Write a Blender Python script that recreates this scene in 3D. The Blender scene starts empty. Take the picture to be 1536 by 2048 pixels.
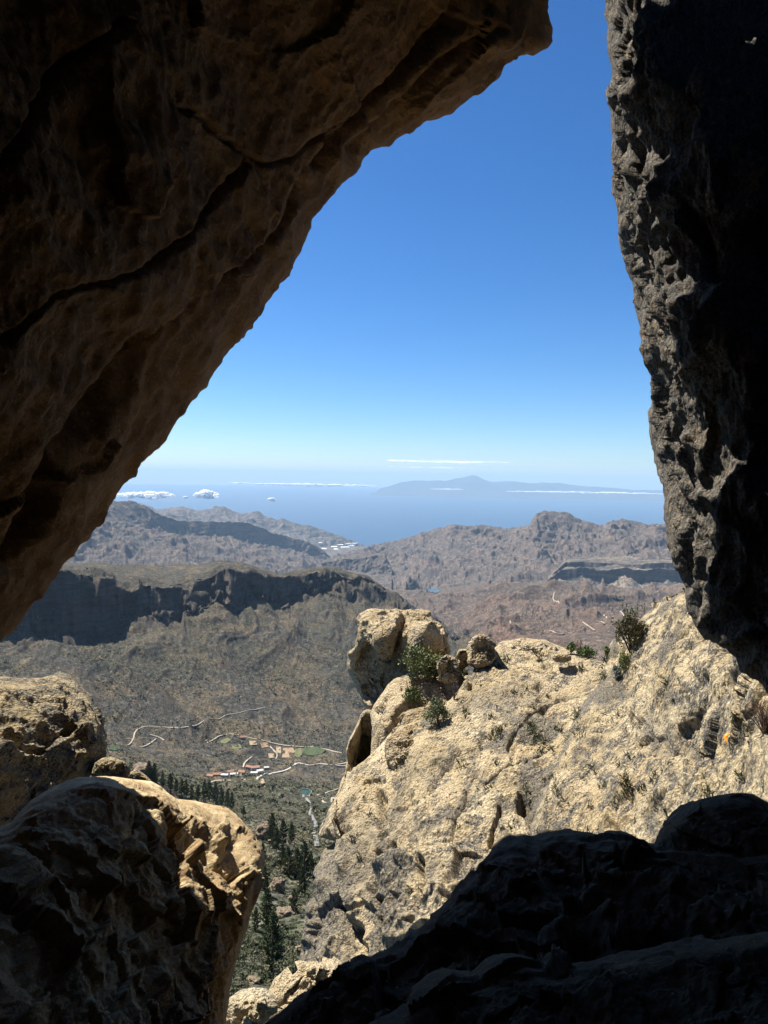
import bpy, math, random
import numpy as np
from mathutils import Vector, Matrix
from mathutils.bvhtree import BVHTree

R = math.radians
random.seed(7)
rng = np.random.default_rng(7)
scene = bpy.context.scene
COL = scene.collection

# ------------------------------------------------------------------ camera
FPX = 1479.0                       # focal length in pixels of the 1536 x 2048 frame
PITCH, ROLL = R(2.71), R(0.93)
F = np.array([0, math.cos(PITCH), -math.sin(PITCH)])
R0 = np.array([1.0, 0, 0]); U0 = np.array([0, math.sin(PITCH), math.cos(PITCH)])
RT = R0*math.cos(ROLL) + U0*math.sin(ROLL)
UP = U0*math.cos(ROLL) - R0*math.sin(ROLL)
cam = bpy.data.cameras.new('camera'); camo = bpy.data.objects.new('camera', cam); COL.objects.link(camo)
cam.sensor_fit = 'VERTICAL'; cam.sensor_height = 36; cam.lens = 36*FPX/2048
cam.clip_start = 0.05; cam.clip_end = 400000
M3 = Matrix(((RT[0], UP[0], -F[0]), (RT[1], UP[1], -F[1]), (RT[2], UP[2], -F[2])))
camo.matrix_world = M3.to_4x4()
cam.dof.use_dof = True; cam.dof.focus_distance = 40; cam.dof.aperture_fstop = 9.0
scene.camera = camo

# ------------------------------------------------------------------ light
SUN = np.array([-0.42, 0.36, 0.83]); SUN /= np.linalg.norm(SUN)
sun_el = math.asin(SUN[2]); sun_az = math.atan2(SUN[0], SUN[1])     # azimuth from +Y towards +X
world = bpy.data.worlds.new('World'); scene.world = world; world.use_nodes = True
wn = world.node_tree.nodes; wl = world.node_tree.links; wn.clear()
sky = wn.new('ShaderNodeTexSky'); sky.sky_type = 'NISHITA'; sky.sun_disc = False
sky.sun_elevation = sun_el; sky.sun_rotation = sun_az
sky.altitude = 1700; sky.air_density = 1.0; sky.dust_density = 1.0; sky.ozone_density = 6.0
bg = wn.new('ShaderNodeBackground'); bg.inputs[1].default_value = 0.06
wo = wn.new('ShaderNodeOutputWorld'); hs = wn.new('ShaderNodeHueSaturation'); hs.inputs['Saturation'].default_value = 1.2; wl.new(sky.outputs[0], hs.inputs['Color']); 
m1 = wn.new('ShaderNodeVectorMath'); m1.operation = 'SCALE'; m1.inputs['Scale'].default_value = 0.1; wl.new(hs.outputs[0], m1.inputs[0])
gm = wn.new('ShaderNodeGamma'); gm.inputs['Gamma'].default_value = 1.1; wl.new(m1.outputs[0], gm.inputs['Color'])
m2 = wn.new('ShaderNodeVectorMath'); m2.operation = 'SCALE'; m2.inputs['Scale'].default_value = 9.8; wl.new(gm.outputs[0], m2.inputs[0]); wl.new(m2.outputs[0], bg.inputs[0]); wl.new(bg.outputs[0], wo.inputs[0])
sl = bpy.data.lights.new('sun', 'SUN'); sl.energy = 5.0; sl.angle = R(0.53); sl.color = (1.0, 0.955, 0.88)
so = bpy.data.objects.new('sun', sl); COL.objects.link(so)
so.rotation_euler = Vector(SUN).to_track_quat('Z', 'Y').to_euler()
scene.view_settings.view_transform = 'Standard'; scene.view_settings.look = 'None'
scene.view_settings.exposure = 1.35; scene.view_settings.gamma = 1.0
scene.view_settings.use_curve_mapping = False
cy = scene.cycles
cy.max_bounces = 8; cy.diffuse_bounces = 5; cy.glossy_bounces = 2; cy.transmission_bounces = 2
cy.volume_bounces = 0; cy.transparent_max_bounces = 24; cy.use_denoising = True
cy.caustics_reflective = False; cy.caustics_refractive = False
SEA_Z = -1700.0
HAZE_DENSITY = 1.9e-5; HAZE_COLOR = (0.47, 0.70, 0.96, 1)

# ------------------------------------------------------------------ helpers: rays, noise
def ray(px, py):
    px = np.asarray(px, float); py = np.asarray(py, float)
    a = (px-768)/FPX; b = (1024-py)/FPX
    return F + a[..., None]*RT + b[..., None]*UP            # not normalised: unit depth along the view axis

def ray_h(px, py):
    """azimuth tangent and slope (dz per horizontal metre)"""
    d = ray(px, py); h = np.hypot(d[..., 0], d[..., 1])
    return np.arctan2(d[..., 0], d[..., 1]), d[..., 2]/h

def _hash(ix, iy, iz, seed):
    h = (ix.astype(np.uint32)*np.uint32(374761393)) ^ (iy.astype(np.uint32)*np.uint32(668265263)) \
        ^ (iz.astype(np.uint32)*np.uint32(2246822519)) ^ np.uint32((seed*3266489917) & 0xffffffff)
    h = (h ^ (h >> np.uint32(13)))*np.uint32(1274126177)
    return h ^ (h >> np.uint32(16))

_g = np.random.default_rng(3).normal(size=(256, 3)); _g /= np.linalg.norm(_g, axis=1)[:, None]
_g = _g.astype(np.float32)

def perlin(p, seed=0):
    p = np.asarray(p, np.float64); s = p.shape[:-1]; p = p.reshape(-1, 3)
    i = np.floor(p).astype(np.int64); f = (p-i).astype(np.float32)
    u = f*f*f*(f*(f*6-15)+10)
    out = 0
    for dx in (0, 1):
        wx = u[:, 0] if dx else 1-u[:, 0]
        for dy in (0, 1):
            wy = u[:, 1] if dy else 1-u[:, 1]
            for dz in (0, 1):
                wz = u[:, 2] if dz else 1-u[:, 2]
                g = _g[_hash(i[:, 0]+dx, i[:, 1]+dy, i[:, 2]+dz, seed) & np.uint32(255)]
                d = g[:, 0]*(f[:, 0]-dx)+g[:, 1]*(f[:, 1]-dy)+g[:, 2]*(f[:, 2]-dz)
                out = out + wx*wy*wz*d
    return (out*1.5).reshape(s)

def fbm(p, octv=4, seed=0, gain=0.5, lac=2.03):
    a, t, n = 1.0, 0, 0
    p = np.asarray(p, float)
    for k in range(octv):
        t = t + a*perlin(p*lac**k, seed+k*17); n += a; a *= gain
    return t/n*1.6

def ridged(p, octv=4, seed=0, gain=0.5, lac=2.07):
    a, t, n = 1.0, 0, 0
    p = np.asarray(p, float); w = 1.0
    for k in range(octv):
        v = 1-np.abs(perlin(p*lac**k, seed+k*31))*2; v = np.clip(v, -0.3, 1)**2
        t = t + a*v*w; w = np.clip(v*1.5, 0.2, 1); n += a; a *= gain
    return t/n                        # about 0..1, high on ridges

def worley(p, seed=0, jitter=0.9):
    """F1, F2 and, for the nearest cell, a random vector and the offset from its seed point"""
    p = np.asarray(p, float); s = p.shape[:-1]; p = p.reshape(-1, 3)
    i = np.floor(p).astype(np.int64); n = len(p)
    f1 = np.full(n, 9.0); f2 = np.full(n, 9.0); hid = np.zeros(n, np.uint32); off = np.zeros((n, 3))
    for dx in (-1, 0, 1):
        for dy in (-1, 0, 1):
            for dz in (-1, 0, 1):
                c = i+np.array([dx, dy, dz])
                h = _hash(c[:, 0], c[:, 1], c[:, 2], seed)
                q = np.stack([(h & np.uint32(1023))/1023., ((h >> np.uint32(10)) & np.uint32(1023))/1023.,
                              ((h >> np.uint32(20)) & np.uint32(1023))/1023.], 1)
                o = p-(c+0.5+(q-0.5)*jitter); d = np.sqrt((o*o).sum(1))
                m = d < f1
                f2 = np.where(m, f1, np.minimum(f2, d)); f1 = np.where(m, d, f1)
                hid = np.where(m, h, hid); off[m] = o[m]
    return f1.reshape(s), f2.reshape(s), _g[(hid >> np.uint32(7)) & np.uint32(255)].reshape(s+(3,)), off.reshape(s+(3,))

def sstep_(x, a, b):
    t_ = np.clip((x-a)/(b-a), 0, 1); return t_*t_*(3-2*t_)

def soft(a, k=2):
    for _ in range(k):
        a = (a+np.roll(a, 1, 1)+np.roll(a, -1, 1))/3
        b = a.copy(); b[1:-1] = (a[:-2]+a[1:-1]+a[2:])/3; a = b
    return a

def facets(p, seed=0):
    """broken-rock relief: tilted plane per cell, clean steps between cells"""
    f1, f2, g, o = worley(p, seed)
    return np.clip((g*o).sum(-1)*1.6+g[..., 0]*0.35, -1, 1), f2-f1

# ------------------------------------------------------------------ helpers: meshes
def mesh_from(name, v, faces, mat=None, smooth=True, attrs=None):
    """v (n,3); faces list of (m,k) int arrays"""
    me = bpy.data.meshes.new(name)
    v = np.ascontiguousarray(v, np.float32).reshape(-1, 3)
    me.vertices.add(len(v)); me.vertices.foreach_set('co', v.ravel())
    if isinstance(faces, np.ndarray): faces = [faces]
    faces = [np.asarray(f, np.int32) for f in faces if len(f)]
    nl = sum(f.size for f in faces); npol = sum(len(f) for f in faces)
    me.loops.add(nl); me.loops.foreach_set('vertex_index', np.concatenate([f.ravel() for f in faces]))
    st = []; c = 0
    for f in faces:
        st.append(np.arange(len(f), dtype=np.int32)*f.shape[1]+c); c += f.size
    me.polygons.add(npol); me.polygons.foreach_set('loop_start', np.concatenate(st))
    me.polygons.foreach_set('use_smooth', np.full(npol, smooth))
    me.update(calc_edges=True)
    if attrs:
        for k, a in attrs.items():
            at = me.attributes.new(k, 'FLOAT', 'POINT'); at.data.foreach_set('value', np.asarray(a, np.float32).ravel())
    if mat: me.materials.append(mat)
    return me

def obj_from(name, me, parent=None, loc=None, recenter=False):
    o = bpy.data.objects.new(name, me); COL.objects.link(o)
    if recenter:
        n = len(me.vertices); co = np.empty(n*3, np.float32); me.vertices.foreach_get('co', co); co = co.reshape(-1, 3)
        c = np.array([(co[:, 0].min()+co[:, 0].max())/2, (co[:, 1].min()+co[:, 1].max())/2, co[:, 2].min()])
        co -= c; me.vertices.foreach_set('co', co.ravel()); me.update(); o.location = c
    if loc is not None: o.location = loc
    if parent: o.parent = parent
    return o

def tag(o, label=None, cat=None, group=None, kind=None):
    if label: o['label'] = label
    if cat: o['category'] = cat
    if group: o['group'] = group
    if kind: o['kind'] = kind
    return o

def empty(name, loc, rz=0):
    o = bpy.data.objects.new(name, None); COL.objects.link(o); o.location = loc; o.rotation_euler = (0, 0, rz)
    o.empty_display_size = 0.1
    return o

def grid_faces(nr, nc, wrap=False):
    r = np.arange(nr-1)[:, None]; c = np.arange(nc if wrap else nc-1)[None, :]
    c2 = (c+1) % nc
    a = r*nc+c; b = r*nc+c2; d = (r+1)*nc+c2; e = (r+1)*nc+c
    return np.stack([a, b, d, e], -1).reshape(-1, 4)

# ------------------------------------------------------------------ helpers: materials
class NT:
    def __init__(s, name):
        s.m = bpy.data.materials.new(name); s.m.use_nodes = True; s.t = s.m.node_tree; s.t.nodes.clear()
        s.out = s.t.nodes.new('ShaderNodeOutputMaterial')
    def n(s, typ, **kw):
        x = s.t.nodes.new('ShaderNode'+typ)
        for k, v in kw.items(): setattr(x, k, v)
        return x
    def l(s, a, b): s.t.links.new(a, b)
    def pos(s, scale=(1, 1, 1), rot=(0, 0, 0)):
        g = s.n('NewGeometry'); mp = s.n('Mapping'); mp.vector_type = 'TEXTURE' if False else 'POINT'
        mp.inputs['Scale'].default_value = scale; mp.inputs['Rotation'].default_value = rot
        s.l(g.outputs['Position'], mp.inputs['Vector']); return mp.outputs[0]
    def noise(s, vec, scale, detail=4, rough=0.6, dist=0.0):
        x = s.n('TexNoise'); x.inputs['Scale'].default_value = scale; x.inputs['Detail'].default_value = detail
        x.inputs['Roughness'].default_value = rough; x.inputs['Distortion'].default_value = dist
        s.l(vec, x.inputs['Vector']); return x.outputs['Fac']
    def vor(s, vec, scale, feature='F1', rnd=1.0):
        x = s.n('TexVoronoi'); x.feature = feature; x.inputs['Scale'].default_value = scale
        x.inputs['Randomness'].default_value = rnd; s.l(vec, x.inputs['Vector']); return x
    def ramp(s, fac, stops, interp='LINEAR'):
        x = s.n('ValToRGB'); x.color_ramp.interpolation = interp; e = x.color_ramp.elements
        e[0].position, e[1].position = stops[0][0], stops[-1][0]
        def c(v): return (v, v, v, 1) if not hasattr(v, '__len__') else (*v, 1)
        e[0].color = c(stops[0][1]); e[1].color = c(stops[-1][1])
        for p_, c_ in stops[1:-1]:
            y = e.new(p_); y.color = c(c_)
        s.l(fac, x.inputs[0]); return x.outputs[0]
    def mix(s, fac, a, b, mode='MIX'):
        x = s.n('MixRGB'); x.blend_type = mode
        for i, v in ((0, fac), (1, a), (2, b)):
            if isinstance(v, (int, float)): x.inputs[i].default_value = v if i == 0 else (v, v, v, 1)
            elif isinstance(v, tuple): x.inputs[i].default_value = (*v, 1)
            else: s.l(v, x.inputs[i])
        return x.outputs[0]
    def math(s, op, a, b=0.0, clamp=False):
        x = s.n('Math'); x.operation = op; x.use_clamp = clamp
        for i, v in ((0, a), (1, b)):
            if isinstance(v, (int, float)): x.inputs[i].default_value = v
            else: s.l(v, x.inputs[i])
        return x.outputs[0]
    def attr(s, name):
        x = s.n('Attribute'); x.attribute_name = name; return x.outputs['Fac']
    def bump(s, h, dist, strength=1.0, prev=None):
        x = s.n('Bump'); x.inputs['Distance'].default_value = dist; x.inputs['Strength'].default_value = strength
        s.l(h, x.inputs['Height'])
        if prev is not None: s.l(prev, x.inputs['Normal'])
        return x.outputs[0]
    def finish(s, color, rough=0.9, normal=None, spec=0.2, **kw):
        b = s.n('BsdfPrincipled')
        if isinstance(color, tuple): b.inputs['Base Color'].default_value = (*color, 1)
        else: s.l(color, b.inputs['Base Color'])
        if isinstance(rough, (int, float)): b.inputs['Roughness'].default_value = rough
        else: s.l(rough, b.inputs['Roughness'])
        b.inputs['Specular IOR Level'].default_value = spec
        if normal is not None: s.l(normal, b.inputs['Normal'])
        for k, v in kw.items(): b.inputs[k].default_value = v
        s.l(b.outputs[0], s.out.inputs['Surface']); return s.m

# rock of the sunlit spur: pale tan tuff breccia with grey and black lichen
def mat_spur(name, unit=1.0, lichen=0.5, tan=(0.49, 0.38, 0.21), pale=(0.64, 0.535, 0.345), rust=(0.38, 0.23, 0.10),
             stretch=(1, 1, 0.4), rot=(0.5, 0.5, 0)):
    t = NT(name); u = 1/unit
    p = t.pos(); ps = t.pos(scale=stretch, rot=rot)
    big = t.noise(p, 0.45*u, 5, 0.6, 0.6)
    mid = t.noise(ps, 1.6*u, 6, 0.65, 0.8)
    fine = t.noise(p, 9*u, 5, 0.7, 0.4)
    vf = t.noise(p, 34*u, 4, 0.75)
    c = t.mix(t.ramp(big, [(0.35, 0.0), (0.65, 1.0)]), tan, pale)
    c = t.mix(t.ramp(fine, [(0.5, 0.0), (0.68, 0.75)]), c, rust)
    c = t.mix(t.ramp(vf, [(0.35, 0.6), (0.6, 0.0)]), c, (0.16, 0.11, 0.06))
    c = t.mix(t.ramp(vf, [(0.55, 0.0), (0.7, 0.7)]), c, (0.68, 0.60, 0.43))
    st = t.ramp(t.noise(ps, 0.55*u, 5, 0.7, 1.2), [(0.50, 0.0), (0.62, 0.65)])
    c = t.mix(st, c, tuple(x*0.62 for x in tan))
    pv = t.vor(p, 3.2*u); c = t.mix(t.ramp(pv.outputs['Distance'], [(0.10, 0.85), (0.22, 0.0)]), c, (0.05, 0.04, 0.03))
    # lichen and weathering crust: patches of grey and near black
    lo = 0.62-0.22*lichen
    patch = t.ramp(mid, [(lo, 0.0), (lo+0.05, 1.0)])
    speck = t.ramp(t.noise(ps, 12*u, 5, 0.75, 0.6), [(0.40, 0.0), (0.52, 1.0)])
    lich = t.mix(t.ramp(t.noise(p, 22*u, 3, 0.7), [(0.35, 0.0), (0.65, 1.0)]), (0.022, 0.020, 0.017), (0.17, 0.16, 0.14))
    at = t.attr('lichen')
    m = t.math('MAXIMUM', t.math('MULTIPLY', patch, speck), t.math('MULTIPLY', at, t.math('ADD', t.math('MULTIPLY', speck, 0.5), 0.5)))
    sp2 = t.ramp(t.noise(ps, 7.5*u, 6, 0.8, 0.5), [(0.53-0.05*lichen, 0.0), (0.60-0.05*lichen, 0.85)])
    m = t.math('MAXIMUM', m, t.math('MULTIPLY', sp2, t.ramp(t.noise(p, 0.8*u, 3, 0.6), [(0.38, 0.25), (0.6, 1.0)])))
    c = t.mix(m, c, lich)
    v = t.vor(ps, 16*u); v2 = t.vor(p, 5*u)
    h = t.math('ADD', t.math('MULTIPLY', fine, 0.8), t.math('MULTIPLY', vf, 0.35))
    h = t.math('ADD', h, t.math('MULTIPLY', v.outputs['Distance'], 0.5))
    h = t.math('ADD', h, t.math('MULTIPLY', v2.outputs['Distance'], 0.5))
    return t.finish(c, 0.95, t.bump(h, 0.14*unit, 1.0), spec=0.1)

def mat_cave(name, base=(0.24, 0.13, 0.055), dark=(0.09, 0.05, 0.025), unit=1.0, stretch=(1, 1, 1), rot=(0, 0, 0), grey=0.0):
    t = NT(name); u = 1/unit
    p = t.pos(); ps = t.pos(scale=stretch, rot=rot)
    a = t.noise(ps, 1.3*u, 6, 0.65, 0.5); b = t.noise(ps, 7*u, 6, 0.7, 0.5); f = t.noise(p, 40*u, 4, 0.75)
    c = t.mix(t.ramp(a, [(0.38, 0.0), (0.62, 1.0)]), dark, base)
    c = t.mix(t.ramp(b, [(0.42, 0.55), (0.6, 0.0)]), c, dark)
    c = t.mix(t.ramp(f, [(0.56, 0.0), (0.72, 0.6)]), c, tuple(min(1, x*2.0) for x in base))
    c = t.mix(t.ramp(t.noise(p, 16*u, 2, 0.5), [(0.70, 0.0), (0.76, 0.7)]), c, (0.35, 0.29, 0.2))
    if grey: c = t.mix(grey, c, (0.12, 0.12, 0.13))
    h = t.math('ADD', t.math('MULTIPLY', b, 1.0), t.math('MULTIPLY', f, 0.25))
    h = t.math('ADD', h, t.math('MULTIPLY', t.vor(ps, 5*u).outputs['Distance'], 0.4))
    return t.finish(c, 0.9, t.bump(h, 0.05*unit, 1.0), spec=0.15)

def mat_terrain(name, soil, rock, green, tan, unit, gs=0.5, cover=0.5, bumpd=1.0, red=None, dots=0.35):
    """soil and scrub on the flats, bare rock where it is steep; sizes in metres through unit"""
    t = NT(name); u = 1/unit; p = t.pos()
    big = t.noise(p, 0.008*u, 5, 0.6, 0.7); mid = t.noise(p, 0.05*u, 5, 0.65, 0.5); fine = t.noise(p, 0.3*u, 4, 0.7)
    c = t.mix(t.ramp(mid, [(0.38, 0.0), (0.62, 1.0)]), soil, rock)
    tn = t.math('MULTIPLY', t.ramp(t.noise(p, 0.016*u, 6, 0.65, 1.0), [(0.50, 0.0), (0.60, 1.0)]), t.ramp(fine, [(0.40, 0.2), (0.58, 1.0)]))
    tn = t.math('MAXIMUM', tn, t.math('MULTIPLY', t.attr('tan'), t.ramp(fine, [(0.45, 0.0), (0.6, 1.0)])))
    c = t.mix(tn, c, tan)
    if name == 'valley slopes':
        c = t.mix(t.math('MULTIPLY', t.attr('green'), t.ramp(t.noise(p, 0.035, 5, 0.7, 0.5), [(0.36, 0.15), (0.6, 0.9)])), c, (0.080, 0.086, 0.042))
    if red:
        c = t.mix(t.math('MULTIPLY', t.ramp(big, [(0.42, 0.0), (0.58, 1.0)]), t.attr('red')), c, red)
    # scrub: dark specks, thicker in patches
    warp = t.n('TexNoise'); warp.inputs['Scale'].default_value = gs*u*1.3; warp.inputs['Detail'].default_value = 3; t.l(p, warp.inputs['Vector'])
    pw = t.n('MixRGB'); pw.blend_type = 'ADD'; pw.inputs[0].default_value = 1.0
    sc2 = t.n('VectorMath'); sc2.operation = 'SCALE'; sc2.inputs['Scale'].default_value = 1.6/(gs*u); t.l(warp.outputs['Color'], sc2.inputs[0])
    t.l(p, pw.inputs[1]); t.l(sc2.outputs[0], pw.inputs[2])
    mot = t.noise(p, 0.12*u, 6, 0.75, 0.3)  # soil mottling, its contrast raised to imitate lit and shaded relief
    c = t.mix(t.ramp(mot, [(0.38, 0.9), (0.5, 0.0)]), c, tuple(x*0.38 for x in soil))
    c = t.mix(t.ramp(mot, [(0.53, 0.0), (0.64, 0.85)]), c, tuple(min(1, x*2.3) for x in soil))
    v = t.vor(pw.outputs[0], gs*u)
    sz = t.ramp(v.outputs['Distance'], [(dots, 1.0), (dots+0.12, 0.0)])
    sel = t.ramp(t.math('ADD', t.noise(p, 0.02*u, 5, 0.6), t.math('MULTIPLY', t.attr('green'), 0.3)), [(0.52-0.12*cover, 0.0), (0.60-0.12*cover, 1.0)])
    c = t.mix(t.math('MULTIPLY', sz, t.math('MAXIMUM', sel, 0.25)), c, green)
    v2 = t.vor(pw.outputs[0], gs*2.3*u)
    c = t.mix(t.math('MULTIPLY', t.ramp(v2.outputs['Distance'], [(0.28, 0.8), (0.4, 0.0)]), 0.7), c, green)
    # steep faces: bedded dark rock
    g = t.n('NewGeometry'); sx = t.n('SeparateXYZ'); t.l(g.outputs['True Normal'], sx.inputs[0])
    steep = t.ramp(sx.outputs['Z'], [(0.55, 1.0), (0.75, 0.0)])
    pb = t.pos(scale=(0.12, 0.12, 1)); bed = t.noise(pb, 0.12*u, 5, 0.7)
    rk = t.mix(t.ramp(bed, [(0.4, 0.0), (0.6, 1.0)]), tuple(x*0.85 for x in rock), (min(1, rock[0]*1.9), rock[1]*1.6, rock[2]*1.35))
    c = t.mix(steep, c, rk)
    h = t.math('ADD', t.math('MULTIPLY', fine, 0.6), t.math('MULTIPLY', mid, 1.5))
    h = t.math('ADD', h, t.math('MULTIPLY', sz, 0.35))
    return t.finish(c, 0.95, t.bump(h, bumpd*unit, 1.0), spec=0.05)

def mat_simple(name, c1, c2, scale=5, rough=0.8, spec=0.2, bumpd=None, **kw):
    t = NT(name); p = t.pos(); n = t.noise(p, scale, 4, 0.6)
    c = t.mix(t.ramp(n, [(0.35, 0.0), (0.65, 1.0)]), c1, c2)
    return t.finish(c, rough, t.bump(n, bumpd) if bumpd else None, spec=spec, **kw)

# ------------------------------------------------------------------ sea, haze, island, terrain
def loft(name, lines, az0, az1, ncol, subs, disp, mat, attrfn=None, kind='structure', dense=None):
    """lines: feature lines of the land, each a list of knots (px, py, D) or (px, None, D, z); rows run from near to far"""
    A0, A1 = ray_h(az0, 1000)[0], ray_h(az1, 1000)[0]
    if dense:                      # fine columns where the opening looks, coarser ones beyond
        d0, d1 = ray_h(dense[0], 1000)[0], ray_h(dense[1], 1000)[0]
        az = np.concatenate([np.linspace(A0, d0, 40)[:-1] if d0 > A0 else [], np.linspace(d0, d1, ncol), np.linspace(d1, A1, 40)[1:] if d1 < A1 else []])
    else: az = np.linspace(A0, A1, ncol)
    LD, LZ = [], []
    for L in lines:
        a, d, z = [], [], []
        for k in L:
            if k[1] is None:
                aa = ray_h(k[0], 1000)[0]; zz = k[3]
            else:
                aa, e = ray_h(k[0], k[1]); zz = k[2]*e
            a.append(float(aa)); d.append(k[2]); z.append(float(zz))
        o = np.argsort(a); a = np.array(a)[o]; d = np.array(d)[o]; z = np.array(z)[o]
        LD.append(np.interp(az, a, d)); LZ.append(np.interp(az, a, z))
    D, Z, S = [], [], []
    for i in range(len(lines)-1):
        n = subs[i]; last = i == len(lines)-2
        w = np.linspace(0, 1, n+1)[:(n+1 if last else n)][:, None]
        D.append(LD[i]*(1-w)+LD[i+1]*w); Z.append(LZ[i]*(1-w)+LZ[i+1]*w); S.append(np.broadcast_to(i+w, D[-1].shape))
    D = np.concatenate(D); Z = np.concatenate(Z); S = np.concatenate(S)
    P = np.stack([D*np.sin(az), D*np.cos(az), Z], -1)
    P = disp(P, S, az)
    at = attrfn(P, S) if attrfn else None
    me = mesh_from(name, P, grid_faces(*D.shape), mat, attrs=at)
    o = obj_from(name, me); tag(o, kind=kind)
    return o, P

def radial(P):
    r = np.stack([P[..., 0], P[..., 1]], -1); return r/np.linalg.norm(r, axis=-1, keepdims=True)

def win(S, a, b, soft=0.15):
    return np.clip((S-a)/soft+0.5, 0, 1)*np.clip((b-S)/soft+0.5, 0, 1)

# sea
t = NT('sea water'); p = t.pos(); n = t.noise(p, 0.0006, 5, 0.6)
sea_m = t.finish(t.mix(n, (0.010, 0.040, 0.085), (0.014, 0.050, 0.10)), 0.45, None, spec=0.25)
nr, nc = 40, 96
rr = np.concatenate([[0], np.geomspace(8000, 120000, nr-1)])
th = np.linspace(-math.pi, math.pi, nc, endpoint=False)
P = np.stack([rr[:, None]*np.sin(th), rr[:, None]*np.cos(th), np.full((nr, nc), SEA_Z)], -1)
tag(obj_from('sea', mesh_from('sea', P, grid_faces(nr, nc, True), sea_m)), kind='structure')

# far island with its volcano
isl_m = mat_simple('island rock', (0.035, 0.036, 0.036), (0.06, 0.058, 0.055), 0.0004, 0.95, 0.05)
ISD = 70000.0
isky = [(752, 984), (762, 975), (780, 971), (800, 966), (830, 962), (850, 962), (870, 959), (890, 961), (910, 956), (925, 953), (935, 950), (946, 947),
        (956, 951), (968, 957), (982, 964), (1010, 964), (1040, 965), (1080, 966), (1120, 968), (1150, 971), (1200, 974), (1240, 977), (1280, 979),
        (1330, 983), (1400, 985), (1470, 988)]
def knots(pts, D): return [(a, b, D) for a, b in pts]
def disp_isl(P, S, az):
    P = P.copy(); w = win(S, 0.1, 3)
    P[..., 2] += (fbm(P/4200., 5, 5)*260)*w*np.clip((P[..., 2]-SEA_Z)/900, 0, 1)
    P[..., 2] = np.maximum(P[..., 2], SEA_Z-30)
    return P
L = [[(700, None, 67500, SEA_Z-20), (940, None, 65500, SEA_Z-20), (1470, None, 67500, SEA_Z-20)],
     [(740, None, 68500, SEA_Z-20), (765, 986, 68500), (940, 974, 67500), (1330, 990, 68500), (1470, 992, 68500)],
     [(735, None, ISD, SEA_Z-25)]+[(a, b, ISD) for a, b in isky],
     [(700, None, 80000, SEA_Z-20), (1470, None, 80000, SEA_Z-20)]]
o, _ = loft('island', L, 705, 1465, 420, [20, 40, 20], disp_isl, isl_m)

# ---- far coastal range on the left, the river mouth, the big massifs
far_m = mat_terrain('far range', (0.1076, 0.0869, 0.0704), (0.0994, 0.0828, 0.0745), (0.0455, 0.0497, 0.0331), (0.1656, 0.1325, 0.0911), 14, bumpd=0.8, cover=0.3)
mas_m = mat_terrain('massif slopes', (0.1063, 0.0835, 0.0683), (0.0835, 0.0721, 0.0645), (0.0342, 0.0379, 0.0266), (0.1518, 0.1176, 0.0873), 6, bumpd=1.2, cover=0.45)

def disp_range(ampz, wl, seed, s0, s1, zf=None, ampd=0.0, terr=0.0):
    def f(P, S, az):
        P = P.copy(); w = win(S, s0, s1, 0.5)
        q = P/wl; q = q+0.35*np.stack([fbm(q*0.7, 2, seed+1), fbm(q*0.7, 2, seed+2), 0*q[..., 0]], -1)
        g = ridged(q*np.array([1, 0.55, 0.3]), 6, seed, 0.55)-0.45
        rib = ridged(P/np.array([wl*.22, wl*.34, wl*1.5])+0.6*g[..., None], 4, seed+12, 0.6)-0.45
        P[..., 2] += ampz*w*(g*1.25+0.34*rib+0.10*fbm(q*9, 3, seed+9))
        wj = win(S, s0, s1+1.4, 0.6)
        P[..., 2] += wj*ampz*(0.16*(ridged(P/np.array([wl*.30, wl*.30, 1e9]), 4, seed+15)-0.45)+0.07*fbm(P/np.array([wl*.07, wl*.07, 1e9]), 3, seed+16))
        if terr:
            # bedding: ledges at regular heights, wobbling
            zz = P[..., 2]+terr*0.8*fbm(P/(terr*14), 3, seed+5); k = zz/terr; fr = k-np.floor(k)
            st = np.clip((fr-0.35)/0.3, 0, 1); P[..., 2] += w*0.22*terr*((st*st*(3-2*st))-fr)
        if ampd:
            r = radial(P); P[..., :2] += (ampd*w*fbm(P/np.array([wl*.3, wl*.3, wl*1.2]), 4, seed+20))[..., None]*r
        return P
    return f

crD = [(150, 1010), (240, 1003), (290, 1008), (312, 1018), (345, 1014), (365, 1012), (385, 1018), (405, 1019), (422, 1016), (432, 1011), (448, 1011), (462, 1019),
       (485, 1026), (500, 1024), (515, 1021), (530, 1031), (555, 1038), (566, 1034), (580, 1041), (605, 1048), (618, 1047), (640, 1056), (660, 1062), (690, 1074), (712, 1083), (724, 1088)]
def crestD(x): return 18600-(x-150)/574*1400
L = [[(120, 1075, 12500), (400, 1080, 14500), (600, 1096, 15600), (730, 1104, 15800), (800, 1104, 15000)],
     [(120, 1045, 15500), (400, 1050, 16500), (600, 1078, 16700), (700, 1094, 16900), (800, 1098, 16600)],
     [(a, b, crestD(a)) for a, b in crD]+[(740, None, 17300, SEA_Z-10), (800, None, 17300, SEA_Z-10)],
     [(120, None, 22500, SEA_Z-20), (724, None, 18200, SEA_Z-20), (800, None, 18000, SEA_Z-20)]]
coast, _ = loft('coastal_range', L, -200, 790, 380, [24, 76, 12], disp_range(175, 1500, 40, 0.2, 1.85, ampd=60, terr=60), far_m, dense=(200, 740))

# river mouth plain with the shade houses
L = [[(560, 1122, 12500), (860, 1122, 12500)], [(560, 1108, 14300), (860, 1108, 14300)], [(560, 1093, 16300), (860, 1093, 16300)],
     [(560, None, 17200, SEA_Z-5), (860, None, 17200, SEA_Z-5)]]
plain, _ = loft('river_plain', L, 570, 850, 160, [20, 30, 10], disp_range(18, 700, 61, 0.2, 2.5), far_m)

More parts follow.
